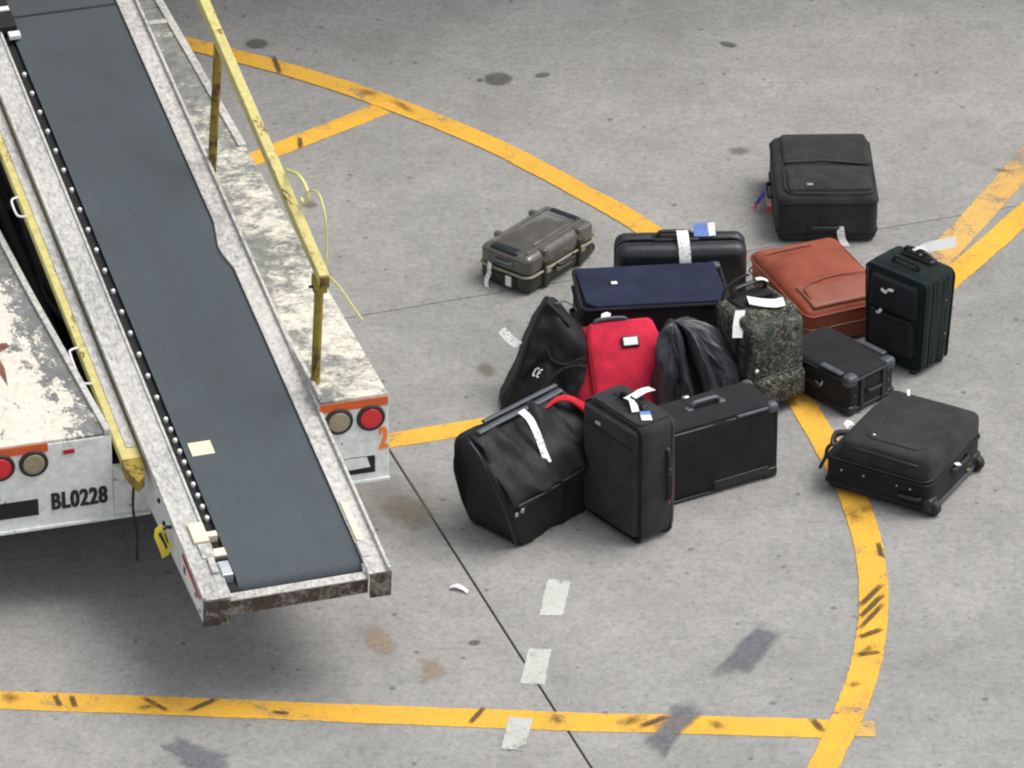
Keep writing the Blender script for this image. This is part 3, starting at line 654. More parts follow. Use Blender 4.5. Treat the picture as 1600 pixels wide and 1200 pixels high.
grip(b, FRONT(W), -.05, .13, .09, .13, .02, .009, M_plast)
MB().ribbon([(-.03, -W/2-.014, .15), (.0, -W/2-.020, .14)], (0, 1, .6), .016, .003).build('zip_pull', M_tagp, b)
MB().ribbon([(.09, -W/2-.012, .06), (.115, -W/2-.016, .055)], (0, 1, .6), .010, .003).build('zip_pull', M_brass, b)
for a, c in ((.06, .10), (.14, .06), (-.14, .11)): rivet(b, FRONT(W), a, c, M_steel, .006)
# handle and tether at the top end
MB().tube(smooth_path([(-.14, W/2-.01, H-.02), (-.15, W/2+.012, H+.0), (-.08, W/2+.028, H+.005), (.0, W/2-.01, H-.02)]), .014, 8, flat=.6).build('handle', M_plast, b)
MB().tube(smooth_path([(-.12, W/2+.01, H-.0), (-.15, W/2+.035, H-.03), (-.16, W/2+.04, H-.07), (-.19, W/2+.05, H-.11)]), .011, 8, flat=.5).build('strap', M_plast, b)
MB().ribbon(smooth_path([(-.02, W/2+.02, H+.012), (.03, W/2+.03, H+.0), (.08, W/2+.03, H-.03)]), (.2, .8, .5), .026).build('paper_tag', M_tagp, b)
MB().ribbon([(.195, .075, H+.099), (.222, .09, H+.101), (.245, .10, H+.096)], (-.6, 1, 0), .012, .002).build('zip_pull', M_tagp, b)
MB().lathe([(.009, 0), (.009, .004), (.004, .006)], 10, TOP(H+.095) @ Matrix.Translation((-.155, .062, 0))).build('zip_pull', M_steel, b)

# 8 large black case standing on its long edge
L, W, H = .585, .232, .340
b = bag('large_suitcase', 'large black case with grey corner guard standing on its long edge in front', 'suitcase', .772, -.797, 29.1)
MB().rbox((L, W, H-.018), .022, (0, 0, H/2+.009), (.004, .008, .002), .003, 5, 41, base=.014, m=9).build('body', M_blk, b)
MB().rbox((L-.02, W-.016, .014), .006, (0, 0, H), (0, 0, .003), m=6).build('top_panel', M_blk2, b)
grip(b, TOP(H+.006), -.045, .01, .085, .01, .030, .012, M_plgr, .75)
for u in (-.055, .095): MB().rbox((.035, .035, .02), .008, (u, .01, H+.008), m=2).build('handle_mount', M_plgr, b)
MB().rbox((.03, .022, .02), .008, (-.02, .095, H+.012), m=2).build('lock', M_steel, b)
for v_, in ((-1,), (1,)):
    MB().rbox((.05, .045, .045), .016, (L/2-.020, v_*(W/2-.018), H-.014), m=3).build('corner_guard', M_plgr, b)
    MB().rbox((.06, .05, .05), .016, (L/2-.024, v_*(W/2-.018), .026), m=3).build('corner_guard', M_plast, b)
    MB().rbox((.06, .05, .05), .016, (-L/2+.024, v_*(W/2-.018), .026), m=3).build('corner_guard', M_plast, b)
MB().rbox((.15, .014, .012), .005, (L/2-.12, -W/2+.002, H-.004), m=3).build('edge_rail', M_plgr, b)
hp = [(x, -W/2+.006, H/2+z) for x, z in rr(L/2-.003, H/2-.014, .025, 6)]
MB().tube(hp, .006, 6, True).build('piping', M_plast, b)
MB().rbox((.26, .012, .04), .004, (.12, -W/2-.002, .045), m=3).build('base_plate', M_plast, b)
for u in (-.23, .25): wheel(b, (u, -W/2+.012, .018), .018, .03); wheel(b, (u, W/2-.02, .018), .018, .03)

# 9 charcoal upright in the very front
L, W, H = .198, .362, .545
b = bag('tall_suitcase', 'tall charcoal upright suitcase with a white and a blue tag, standing frontmost', 'suitcase', .476, -1.117, 37.9)
MB().rbox((L, W, H-.02), .040, (0, 0, H/2+.01), (.006, .004, .004), .0045, 5, 51, base=.016, m=10).build('body', M_chr, b)
panel(b, 'front_panel', LEFT(L), 0, H/2+.01, W-.03, H-.06, .016, .03, M_chr, .003, 52, .006)
hl = [(-L/2+.012, y_, H/2+.005+z) for y_, z in rr(W/2-.002, H/2-.010, .042, 7)]
MB().tube(hl, .006, 6, True).build('piping', M_blk, b)
hl = [(L/2-.035, y_, H/2+.005+z) for y_, z in rr(W/2-.002, H/2-.010, .042, 7)]
MB().tube(hl, .006, 6, True).build('piping', M_blk, b)
line(b, 'seam', [(-L/2-.018, -.15, .45), (-L/2-.021, .0, .452), (-L/2-.018, .15, .45)], .003, M_blk)
MB().box((-L/2-.022, .06, .480), (.004, .030, .013)).build('logo_badge', M_alu, b, .001)
flatpanel(b, 'top_panel', TOP(H), 0.0, 0, L-.04, W-.05, .004, .03, M_chr)
grip(b, TOP(H+.002), .0, -.065, .0, .065, .030, .011, M_blk)
MB().rbox((.05, .17, .014), .006, (.02, .03, H+.004), m=3).build('handle_base', M_plast, b)
MB().ribbon(smooth_path([(-.02, .00, H+.035), (.02, -.005, H+.045), (.07, .01, H+.040), (.115, .01, H+.034)]), (-.3, 1, .1), .036).build('paper_tag', M_tag, b)
MB().ribbon([(-.01, -.02, H+.04), (-.022, -.045, H+.03), (-.03, -.065, H+.012)], (1, -.4, 0), .03).build('paper_tag', M_tagp, b)
MB().ribbon([(.0, -.085, H+.012), (-.012, -.106, H+.0095)], (1, -.7, 0), .042, .002).build('address_tag', M_tagb, b)
MB().ribbon([(-.012, -.106, H+.0095), (-.030, -.138, H+.007)], (1, -.7, 0), .042, .002).build('address_tag', M_tagp, b)
fp = FRONT(W)
line(b, 'side_handle', smooth_path([(.035, .42, .0), (.038, .40, .014), (.04, .30, .020), (.04, .20, .014), (.038, .18, .0)]), .009, M_plast, fp)
line(b, 'zip_cord', smooth_path([(.038, .33, .028), (.045, .28, .03), (.044, .22, .03), (.04, .18, .024)]), .004, M_cordr, fp)
for z_ in (.335, .31, .18): rivet(b, fp @ Matrix.Translation((0, 0, .022)), .036, z_, M_brass, .006)
for y_ in (-.14, .14): wheel(b, (L/2-.025, y_, .024), .024, .03, 'Y')
for y_ in (-.14, .14): MB().lathe([(.014, 0), (.016, .012), (.014, .02)], 10, Matrix.Translation((-L/2+.03, y_, 0))).build('foot', M_rubber, b)

# 10 navy case with a light badge
L, W, H = .625, .350, .335
b = bag('navy_suitcase', 'navy blue canvas suitcase with a small white badge, lying behind the red bag', 'suitcase', .588, .262, 6.0)
MB().rbox((L, W, H-.02), .03, (0, 0, H/2-.005), (.006, .006, .002), .003, 5, 61, base=0, m=8).build('body', M_blk, b)
shp = [(-L/2+.006, W/2-.006), (L/2-.02, W/2-.006), (L/2-.004, -W/2+.03), (L/2-.03, -W/2+.006), (-L/2+.055, -W/2+.006), (-L/2+.02, -W/2+.04)]
MB().prism(shp, H-.022, H+.004).build('navy_face', M_navy, b, .006)
MB().tube([(x, y_, H-.012) for x, y_ in rr(L/2+.001, W/2+.001, .03, 5)], .008, 6, True).build('piping', M_blk2, b)
MB().rbox((.045, .03, .006), .002, (-.155, .015, H+.005), m=2).build('badge_mount', M_plast, b)
MB().rbox((.026, .020, .008), .003, (-.155, .015, H+.008), m=2).build('badge', M_tagp, b)
for z_ in (.26, .14): line(b, 'strap', [(-L/2-.003, -.15, z_), (-L/2-.004, .15, z_)], .007, M_blk2)
grip(b, LEFT(L), -.06, .20, .05, .20, .025, .010, M_plast)
MB().ribbon(smooth_path([(-L/2-.022, .03, .20), (-L/2-.03, .04, .16), (-L/2-.02, .05, .12)]), (0, 1, .2), .018).build('paper_tag', M_tagp, b)
for c in ((-L/2+.02, W/2-.02), (L/2-.02, W/2-.02)): MB().rbox((.05, .045, .03), .012, (c[0], c[1], H-.012), m=2).build('corner_guard', M_plgr if c[0] > 0 else M_plast, b)

# 11 black hard case behind the navy one
L, W, H = .565, .190, .372
b = bag('hard_suitcase', 'black hard-shell case with rounded edges and a white tag, standing behind the navy suitcase', 'suitcase', .722, .605, 2.5)
MB().rbox((L, W*.52, H), .062, (0, -W*.22, H/2), (0, .008, 0), m=6, k=5, base=0).build('front_shell', M_hardblk, b)
MB().rbox((L, W*.52, H), .062, (0, W*.24, H/2), (0, .008, 0), m=6, k=5, base=0).build('back_shell', M_hardblk, b)
MB().tube([(x, .004, H/2+z) for x, z in rr(L/2-.004, H/2-.004, .06, 7)], .007, 6, True).build('seam_frame', M_plast, b)
grip(b, TOP(H-.006), -.10, .01, .05, .01, .035, .011, M_plast)
MB().rbox((.20, .055, .02), .008, (-.02, .01, H-.004), m=3).build('handle_plate', M_plast, b)
paper_tag(b, [(.005, .012, H+.034), (.006, -.03, H+.040), (.010, -.075, H+.008), (.014, -W/2-.008, H-.045), (.016, -W/2-.016, H-.10)], (1, 0, 0), .050)
MB().ribbon([(.085, .035, H+.052), (.088, -.005, H+.010)], (1, 0, 0), .060, .002).build('airline_tag', M_tagb, b)
MB().ribbon([(.133, .034, H+.055), (.136, -.005, H+.012)], (1, 0, .1), .03, .002).build('airline_tag', M_tagp, b)

# 12 red bag leaning back on the navy case
b = bag('red_bag', 'bright red soft bag with white address window, leaning back mid-heap', 'bag', *(0.488,-0.331), 11)
TL = Matrix.Translation((0, 0, .012)) @ Matrix.Rotation(R(-44), 4, 'X')      # local: x across, z up the leaning face, y into the bag
LW, LH, LD = .372, .435, .17
def redw(q): return ((q.x-.004)*(1+.26*max(0, min(1, q.y/LD)))*(1-.17*max(0, (q.z-LH+.11)/.11)**2.2), q.y, q.z-.35*max(0, q.y-.03)*(q.z > LH*.6))
def RB(size, r, c, mat, name, amp=.004, seed=70, bul=(0, .012, 0), m=8):
    return MB().rbox(size, r, c, bul, amp, 6, seed, TL, m, 3, warp=redw).build(name, mat, b)
RB((LW, LD, LH), .035, (0, LD/2+.012, LH/2), M_redd, 'gusset')
RB((LW-.062, .05, LH-.012), .018, (.030, .012, LH/2+.006), M_red, 'front_panel', .006, 71, (0, .030, 0))
for x_ in (-LW/2+.060,): MB().tube([redw(Vector((x_, -.012+.004*math.sin(z*9), z))) for z in (.04, .12, .2, .28, .36, .40)], .0035, 6, M=TL).build('piping', M_redd, b)
MB().tube(smooth_path([(-.085, .0, LH-.012), (-.08, -.012, LH+.004), (-.02, -.016, LH+.008), (.04, -.012, LH+.004), (.045, .0, LH-.012)]), .010, 8, M=TL, flat=.7).build('handle', M_plgr, b)
MB().rbox((.076, .012, .050), .006, (.045, -.043, LH-.105), m=2, M=TL).build('window_frame', M_plast, b)
MB().box((.045, -.0505, LH-.105), (.060, .003, .034), TL).build('address_window', M_tagp, b, .001)
MB().ribbon([tuple(TL @ Vector(p)) for p in ((-.055, .0, LH+.024), (-.03, .012, LH+.034), (-.01, .03, LH+.03))], (.3, .8, .5), .026).build('paper_tag', M_tagp, b)

# 13 draped black leather jacket
b = bag('leather_jacket', 'crumpled black leather jacket heaped between the red bag and the camouflage bag', 'jacket', *(0.759,-0.214), 0)
def heap(nr, nt_):
    V = []; F = []
    ap = Vector((-.085, .02, .415))
    for i in range(nr+1):
        t = i/nr
        for j in range(nt_):
            q = 2*math.pi*j/nt_; cq, sq = math.cos(q), math.sin(q)
            wx = .195 if cq < 0 else .215
            base = Vector((wx*cq+.015, .165*sq, 0))
            kh = t**.62; kz = t**1.55; p = Vector((ap.x*(1-kh)+base.x*kh, ap.y*(1-kh)+base.y*kh, ap.z*(1-kz)))
            rad = Vector((cq, sq, .35))
            env = math.sin(math.pi*min(1, t*.98+.02))**.8
            p += rad*(.006*env)                                               # cloth bellies out between peak and hem
            warp = .8*noise.noise(Vector((cq*1.5, sq*1.5, t*2.2)))
            fold = math.sin(5*q+1.0+2.2*t+warp*2)+.55*math.sin(9*q+.4-2.5*t+warp*3)
            p += rad*fold*.020*env
            gl = math.exp(-((q-math.radians(268)-.25*t)/.10)**2); p -= rad*gl*.085*math.sin(math.pi*min(1, .06+t))   # deep fold down the front
            ri = math.exp(-((q-math.radians(285)-.25*t)/.12)**2)+.7*math.exp(-((q-math.radians(250))/.14)**2); p += rad*ri*.014*env
            p += noise.noise_vector(Vector((p.x*13, p.y*13, p.z*6)))*.014*env
            cr = (1-abs(noise.noise(Vector((q*2.6, t*2.2, 3)))))**6+.6*(1-abs(noise.noise(Vector((q*5, t*5-q*2, 8)))))**6
            p += rad*.013*(cr-.4)*env
            if i == nr: p.z = .004
            V.append(p)
    for i in range(nr):
        for j in range(nt_): F.append((i*nt_+j, i*nt_+(j+1) % nt_, (i+1)*nt_+(j+1) % nt_, (i+1)*nt_+j))
    return MB().add(V, F, None, True)
heap(44, 220).build('jacket_shell', M_jack, b)
MB().box((.0, -.195, .07), (.020, .012, .014)).build('snap', M_steel, b, .004)

# 14 slouched black tote, left
b = bag('tote_bag', 'slouched black nylon bag rising to a point, small white print, left of the red bag', 'bag', .115, -.12, 0)
def totew(q):
    z = q.z; t = max(0, min(1, z/.46))
    lo = -.172+.185*t+.004*math.sin(t*3.1)-.005*math.sin(t*11); hi = .20 if t < .60 else .20-.125*((t-.60)/.40)**1.5
    x = lo+(hi-lo)*(q.x+.18)/.36
    return (x, q.y*(1-.55*t*t)+.07*t-.04+.012*math.sin(4*t+q.x*6), z-.03*t*max(0, (q.x-.02)/.16)**1.5)
MB().rbox((.36, .20, .46), .04, (0, 0, .23), (0, .03, 0), .016, 7, 91, base=0, m=26, warp=totew, crease=.034).build('body', M_nylon, b)
MB().tube(smooth_path([totew(Vector((x, -.102, z))) for x, z in ((-.178, .02), (-.178, .15), (-.178, .30), (-.176, .43), (-.10, .462), (.02, .45), (.17, .40))]), .006, 6).build('piping', M_blk2, b)
MB().tube(smooth_path([totew(Vector((x, -.150, z))) for x, z in ((-.15, .03), (-.05, .12), (.02, .20), (.10, .235), (.175, .24))]), .010, 8, flat=.7).build('fold_seam', M_blk2, b)
MB().tube(smooth_path([totew(Vector((x, -.145, z))) for x, z in ((-.06, .30), (-.02, .25), (.06, .235), (.12, .26), (.17, .28))]), .006, 8, flat=.7).build('fold_seam', M_blk2, b)
for x0, z0, x1, z1 in ((-.108, .192, -.100, .216), (-.096, .218, -.084, .216), (-.108, .190, -.096, .188), (-.085, .186, -.077, .210), (-.075, .212, -.063, .210), (-.083, .199, -.070, .198), (-.086, .184, -.073, .182)):
    MB().tube([totew(Vector((x0, -.150, z0))), totew(Vector((x1, -.150, z1)))], .0032, 6).build('print', M_tagp, b)
rivet(b, Matrix(((1, 0, 0, 0), (0, 0, -1, -.145), (0, 1, 0, 0), (0, 0, 0, 1))), .115, .09, M_steel, .007)
paper_tag(b, [(-.085, .02, .245), (-.115, .05, .25), (-.14, .08, .262), (-.158, .10, .275)], (.7, .3, .55), .038, M_tag)
MB().tube(smooth_path([(.065, .0, .455), (.10, .03, .45), (.13, .04, .43), (.155, .04, .40)]), .006, 6, flat=.5).build('strap', M_plgr, b)

# 15 folded garment bag, front left
b = bag('garment_bag', 'black folded garment bag with red lining and long white tag, front left', 'bag', *(.118, -1.022), 45)
GL = .54
def garw(q):                                     # lean the upper part back along the bag
    t = q.z/.4
    return (q.x-.06*t-.040*math.sin(math.pi*min(1, max(0, t*.92)))*max(0, -q.x/(GL/2)), q.y+.03*t, q.z*1.14)
sec = [(-.140, 0), (-.160, .06), (-.168, .14), (-.164, .215), (-.120, .275), (-.045, .335), (.02, .385), (.075, .392), (.125, .36), (.145, .28), (.148, .15), (.135, 0)]
def extr(sec_, x0, x1, n, amp, seed, closed=True, M=None, shrink=.10, fq=9):
    S = [Vector((0, a, c)) for a, c in sec_]
    cen = sum(S, Vector())/len(S); V = []; F = []; k = len(S)
    for i in range(n+1):
        t = i/n; x = x0+(x1-x0)*t; e = min(t, 1-t)*n
        sc_ = 1-shrink*max(0, 1-e/1.6)**2
        for s_ in S:
            p = cen+(s_-cen)*sc_; p.x = x
            nv = noise.noise_vector(Vector((p.x*fq+seed+p.z*6, p.y*fq*.6, p.z*fq*.7)))
            p += nv*amp
            cr = (1-abs(noise.noise(Vector((p.x*7+seed, p.y*5+p.x*5, p.z*6)))))**6+.6*(1-abs(noise.noise(Vector((p.x*15-seed, p.y*6-p.x*9, p.z*11)))))**6
            p += Vector((0, -.7, .7))*amp*.55*(cr-.4)
            if p.z < .004: p.z = .002
            V.append(garw(p))
    m_ = k if closed else k-1
    for i in range(n):
        for j in range(m_): F.append((i*k+j, i*k+(j+1) % k, (i+1)*k+(j+1) % k, (i+1)*k+j))
    if closed: F += [tuple(range(k-1, -1, -1)), tuple(n*k+j for j in range(k))]
    return MB().add(V, F, None, True)
dense = [tuple(p.to_2d()) for p in smooth_path([(a, c, 0) for a, c in sec], 3)]
extr(dense, -GL/2, GL/2, 34, .020, 3, fq=8).build('body', M_nylon, b)
fl = [(-.194, .205), (-.190, .225), (-.148, .285), (-.072, .345), (.005, .398), (.06, .404)]
fl = [tuple(p.to_2d()) for p in smooth_path([(a, c, 0) for a, c in fl], 3)]
fl2 = fl+[(a+.007, c-.006) for a, c in reversed(fl)]
extr(fl2, -GL/2+.012, GL/2-.02, 44, .028, 9, shrink=.0, fq=13).build('flap', M_nylon, b)
MB().tube([garw(Vector((x, .028+.004*math.sin(x*30), .408))) for x in (-.235, -.12, 0, .12, .235)], .016, 8, flat=.45).build('carry_bar', M_plgr, b)
MB().tube([garw(Vector((x, .075, .408))) for x in (-.16, 0, .16, .25)], .012, 8, flat=.45).build('carry_bar', M_plgr, b)
rd = [garw(Vector(p)) for p in ((.10, -.015, .400), (.165, -.020, .415), (.215, -.045, .405), (.250, -.09, .365), (.262, -.135, .31))]
MB().tube(smooth_path(rd), .005, 12, r1=.046, flat=.40).build('red_lining', M_lining, b)
for a, c, x_ in ((-.148, .20, -.235), (-.152, .15, -.24), (-.168, .165, -.22)): MB().rbox((.018, .012, .022), .004, garw(Vector((x_, a-.012, c))), m=2).build('buckle', M_steel, b)
MB().tube(smooth_path([garw(Vector((x, -.199, .210+.010*math.sin(x*9)))) for x in (-.25, -.12, 0, .12, .24)]), .006, 6).build('flap_piping', M_plast, b)
MB().tube(smooth_path([garw(Vector((-GL/2-.004, a, c))) for a, c in ((-.14, .01), (-.148, .12), (-.135, .205), (-.04, .34), (.03, .385))]), .007, 6).build('piping', M_plast, b)
tp = [garw(Vector(p)) for p in ((-.02, .0, .428), (-.022, -.050, .412), (-.032, -.095, .367), (-.044, -.135, .312), (-.050, -.160, .282))]
MB().ribbon(smooth_path(tp), (1, .05, .05), .036).build('paper_tag', M_tag, b)

# scrap of paper on the concrete
scr = MB().ribbon(smooth_path([(-.035, .012, .004), (-.012, .006, .016), (.012, -.004, .012), (.036, -.02, .003)]), (.3, 1, .1), .022, .0012).build('paper_scrap', M_tagp)
scr.location = (*(-0.211,-1.633), .002); tag(scr, 'curled white paper scrap on the concrete beside the dark joint', 'paper')

# ------------------------------------------------------------ belt loader
VYAW = R(15.8); VO = Vector((-.487, -1.37, 0))
MV = Matrix.Translation(VO) @ Matrix.Rotation(VYAW, 4, 'Z')
yc, ic = R(17.3), R(8.3)
CX = Vector((math.cos(yc), math.sin(yc), 0)); CY = Vector((-math.sin(yc)*math.cos(ic), math.cos(yc)*math.cos(ic), math.sin(ic))); CZ = CX.cross(CY)
MC = Matrix(((CX.x, CY.x, CZ.x, -.486), (CX.y, CY.y, CZ.y, -2.376), (CX.z, CY.z, CZ.z, .55), (0, 0, 0, 1)))
MC = MV.inverted() @ MC                      # conveyor frame (across, along, normal) in the loader's frame
loader = empty('belt_loader', VO, VYAW, 'white and yellow belt loader with an inclined grey conveyor belt and BL0228 on its rear', 'belt loader')
def LP(name, mb, mat, parent=loader, bevel=.003): return mb.build(name, mat, parent, bevel)

# body and decks
def skew(pts): return [(x-.024*y, y) for x, y in pts]
LP('right_body', MB().prism(skew([(-.28, 0), (0, 0), (0, 6.2), (-.28, 6.2)]), .36, .735), M_body)
LI = [(-1.114, 0), (-1.185, 1.15), (-1.235, 2.2), (-1.33, 6.2)]           # inner edge of the left deck
LP('left_body', MB().prism([(-2.08, 0)]+LI+[(-2.23, 6.2)], .36, .735), M_body)
LP('centre_rear_panel', MB().box((-1.04, .022, .47), (.146, .040, .22)), M_body)
LP('lower_rear_panel', MB().box((-.63, .022, .395), (.664, .040, .07)), M_body)
for i, (a, b) in enumerate([(0, .80), (.80, 1.95), (1.95, 3.62), (3.62, 6.2)]):
    LP('deck_plate', MB().prism(skew([(-.278, a+.003), (-.001, a+.003), (-.001, b-.003), (-.278, b-.003)]), .736, .75), M_deckr)
LP('deck_lip', MB().prism(skew([(-.032, 2.2), (.003, 2.2), (.003, 6.2), (-.032, 6.2)]), .7505, .760), M_white)
LP('deck_lip', MB().prism(skew([(-.279, .02), (-.262, .02), (-.262, .62), (-.279, .40)]), .7505, .775), M_white)
LP('cross_strip', MB().prism(skew([(-.27, 3.44), (-.034, 3.44), (-.034, 3.475), (-.27, 3.475)]), .7505, .762), M_white)
LP('deck_plate', MB().prism([(-2.075, .004)]+[(x-.026, y+.004) for x, y in LI]+[(-2.22, 6.19)], .736, .75), M_deck)
LP('deck_lip', MB().prism(LI+[(x-.026, y) for x, y in reversed(LI)], .7365, .764), M_white)
LP('rust_mark', MB().prism([(-1.43, .46), (-1.415, .60), (-1.425, .72), (-1.36, .77), (-1.37, .80), (-1.48, .80), (-1.56, .77), (-1.50, .70), (-1.445, .58)], .7506, .7524), plain('brown_rust', (.20, .085, .05), .8, var=.5, scale=20), bevel=0)
for x, y in ((-1.19, .28), (-1.28, .85), (-1.30, 1.05), (-1.42, 1.6)): LP('deck_bolt', MB().lathe([(.012, 0), (.012, .006), (.006, .009)], 10, Matrix.Translation((x, y, .75))), M_white, bevel=0)
# chassis seen in the gap beside the conveyor
LP('chassis', MB().box((-1.02, 3.4, .25), (1.30, 5.3, .20)), M_chassis)
LP('underbody_shade_plate', MB().box((-.98, .62, .19), (1.0, .06, .16)), M_chassis)  # dark plate added to block light under the body
for x in (-1.06, -.98): LP('chassis_tube', MB().cyl((x, .2, .40), (x, 6, .40), .025, 10), M_chassis, bevel=0)
for y in (.8, 1.7, 2.6, 3.5): LP('chassis_crossmember', MB().box((-.71, y, .36), (.78, .07, .07)), M_chassis)
LP('hose', MB().tube(smooth_path([(-1.02, .3, .47), (-1.05, .7, .52), (-.99, 1.2, .47), (-1.04, 1.8, .51), (-1.0, 2.6, .48)]), .016, 8), M_rubber, bevel=0)
LP('hose', MB().tube(smooth_path([(-1.07, .5, .5), (-1.02, 1.1, .55), (-1.06, 1.6, .5), (-1.0, 2.3, .54)]), .012, 8), M_chassis, bevel=0)
for x in (-.14, -1.90):
    for y in (1.15, 4.9):
        T = Matrix.Translation((x, y, .30)) @ Matrix.Rotation(math.pi/2, 4, 'Y')
        w_ = LP('wheel', MB().lathe([(.20, -.10), (.28, -.10), (.30, -.07), (.30, .07), (.28, .10), (.20, .10)], 28, T), M_rubber, bevel=0)
        LP('rim', MB().lathe([(.19, -.09), (.19, .09), (.06, .095)], 20, T), M_chassis, w_, 0)
for y in (1.15, 4.9): LP('axle', MB().cyl((-1.8, y, .28), (-.24, y, .28), .04, 10), M_chassis, bevel=0)
# rear face
def rear_rect(name, x0, x1, z0, z1, mat, proud=.003, parent=loader): return LP(name, MB().box(((x0+x1)/2, -proud/2-.0005, (z0+z1)/2), (x1-x0, proud, z1-z0)), mat, parent, 0)
rear_rect('reflective_strip', -.278, -.002, .700, .737, M_orange)
rear_rect('reflective_strip', -2.08, -1.366, .706, .742, M_orange)
rear_rect('red_marker', -1.306, -1.262, .683, .700, M_redmk, .006)
rear_rect('tow_slot', -1.95, -1.414, .425, .497, M_black, .002)
sl = rear_rect('tow_slot', -.215, -.058, .400, .476, M_black, .002)
LP('slot_plate', MB().prism([(-.216, .424), (-.079, .429), (-.092, .474), (-.216, .474)], -.005, -.001, Matrix(((1, 0, 0, 0), (0, 0, 1, -.003), (0, 1, 0, 0), (0, 0, 0, 1)))), M_body, sl, 0)
LP('rear_lip', MB().box((-.14, -.006, .366), (.28, .012, .014)), M_body)
LP('rear_lip', MB().box((-1.525, -.006, .366), (1.11, .012, .014)), M_body)
def lamp(x, z, lens):
    T = Matrix.Translation((x, 0, z)) @ Matrix.Rotation(math.pi/2, 4, 'X')
    h = LP('tail_light', MB().lathe([(.058, 0), (.058, .006), (.054, .011), (.047, .012), (.044, .008)], 32, T), M_rubber, bevel=0)
    LP('lens', MB().lathe([(.0435, .006), (.0435, .011), (.040, .0145), (.037, .0132), (.032, .0172), (.029, .0158), (.023, .0188), (.020, .0175), (.010, .0205)], 32, T), lens, h, 0)
lamp(-.073, .650, M_lampred); lamp(-.203, .653, M_lamptan); lamp(-1.425, .660, M_lamptan); lamp(-1.556, .660, M_lampred)
def text(name, s, size, M, mat, parent, off=.0, strokes=(0,)):
    cu = bpy.data.curves.new(name, 'FONT'); cu.body = s; cu.size = size; cu.extrude = .0008; cu.offset = off; cu.space_character = 1.12
    o = bpy.data.objects.new(name, cu); col.objects.link(o); bpy.context.view_layer.update()
    me = bpy.data.meshes.new_from_object(o.evaluated_get(bpy.context.evaluated_depsgraph_get())); bpy.data.objects.remove(o)
    bm = bmesh.new()                             # heavy stencil strokes: the outline laid down side by side
    for i, d in enumerate(strokes):
        m2 = me.copy(); m2.transform(Matrix.Translation((d, 0, i*.0003))); bm.from_mesh(m2)
    bm.to_mesh(me); bm.free()
    me.transform(M); me.materials.clear(); me.materials.append(mat)
    n = bpy.data.objects.new(name, me); col.objects.link(n); n.parent = parent; return n
def rearM(x, z, sx=1): return Matrix(((sx, 0, 0, x), (0, 0, -1, -.0022), (0, 1, 0, z), (0, 0, 0, 1)))
text('lettering', 'BL0228', .104, rearM(-1.366, .440, .64), M_ink, loader, .0022, (.0, .004, .008))
text('numeral', '2', .135, rearM(-.042, .505, .50), M_org2, loader, .004, (0, .005, .010))

# conveyor
def CP(name, mb, mat, parent=loader, bevel=.002): return mb.build(name, mat, parent, bevel)
def cb(a0, a1, s0, s1, n0, n1): return MB().box(((a0+a1)/2, (s0+s1)/2, (n0+n1)/2), (a1-a0, s1-s0, n1-n0), MC)
S1 = 6.4
SN = Matrix(((0, 0, 1, 0), (1, 0, 0, 0), (0, 1, 0, 0), (0, 0, 0, 1)))       # (s,n) profile extruded across
lf = CP('left_flange', cb(-.704, -.596, 0, S1, -.012, 0), M_flangeL)
CP('flange_lip', cb(-.709, -.697, .0, S1, .0005, .014), M_white, lf); CP('flange_lip', cb(-.607, -.596, .45, S1, .0005, .008), M_white, lf)
CP('left_side_wall', MB().prism([(0, -.0125), (0, -.12), (.28, -.15), (.85, -.215), (S1, -.24), (S1, -.0125)], -.703, -.695, MC @ SN), M_body)
rf = CP('right_flange', MB().prism([(.026, 0), (.026, S1), (-.059, S1), (-.059, 2.33), (-.064, 2.29), (-.084, 2.16), (-.082, 2.11), (-.059, 2.0), (-.059, 0)], -.012, 0, MC), M_white)
CP('flange_lip', cb(.016, .028, 0, S1, .0005, .018), M_white, rf)
CP('right_side_wall', MB().prism([(0, -.0125), (0, -.12), (.28, -.15), (.85, -.215), (S1, -.24), (S1, -.0125)], .017, .025, MC @ SN), M_body)
CP('conveyor_bed', cb(-.69, .012, .25, S1, -.16, -.13), M_chassis)
CP('roller_channel', cb(-.5955, -.540, .06, S1, -.06, -.030), M_black)
# belt with its lower turn
prof = [(S1, -.012)]+[(s, -.012) for s in (5, 4, 3, 2, 1, .5, .2)]
rc, cs = .058, .125
for i in range(13):
    q = math.pi/2+math.pi*i/12; prof.append((cs+rc*math.cos(q), -.012-rc+rc*math.sin(q)))
prof += [(.6, -.128), (S1, -.128)]
v = []; f = []
for s, n in prof:
    for a in (-.549, -.45, -.3, -.15, -.062): v.append((a, s, n))
for i in range(len(prof)-1):
    for j in range(4): k = i*5+j; f.append((k, k+1, k+6, k+5))
belt = CP('conveyor_belt', MB().add(v, f, MC, True), M_belt, bevel=0)
CP('belt_seam', cb(-.545, -.066, 3.975, 3.99, -.0125, -.0105), M_rubber, belt, 0)
dome = MB().lathe([(.0095, -.03), (.0095, -.008), (.0075, -.004), (.004, -.002)], 14).mesh('roller', M_roll)
for k in range(17+6):
    s = 1.121+.1434*k
    if 3.7 < s: continue
    o = bpy.data.objects.new('roller', dome); col.objects.link(o); o.parent = loader; o.matrix_local = MC @ Matrix.Translation((-.568, s, -.004))
for k in range(9):
    o = bpy.data.objects.new('roller', dome); col.objects.link(o); o.parent = loader; o.matrix_local = MC @ Matrix.Translation((-.565, .492+.0703*k, -.004))
# control box at the upper left of the bed
CP('bracket', cb(-.62, -.53, 3.86, 4.3, -.01, .03), M_black); CP('bracket_edge', cb(-.575, -.525, 3.80, 3.84, .0, .02), M_roll); CP('bracket_edge', cb(-.63, -.535, 3.975, 4.005, .031, .04), M_roll)
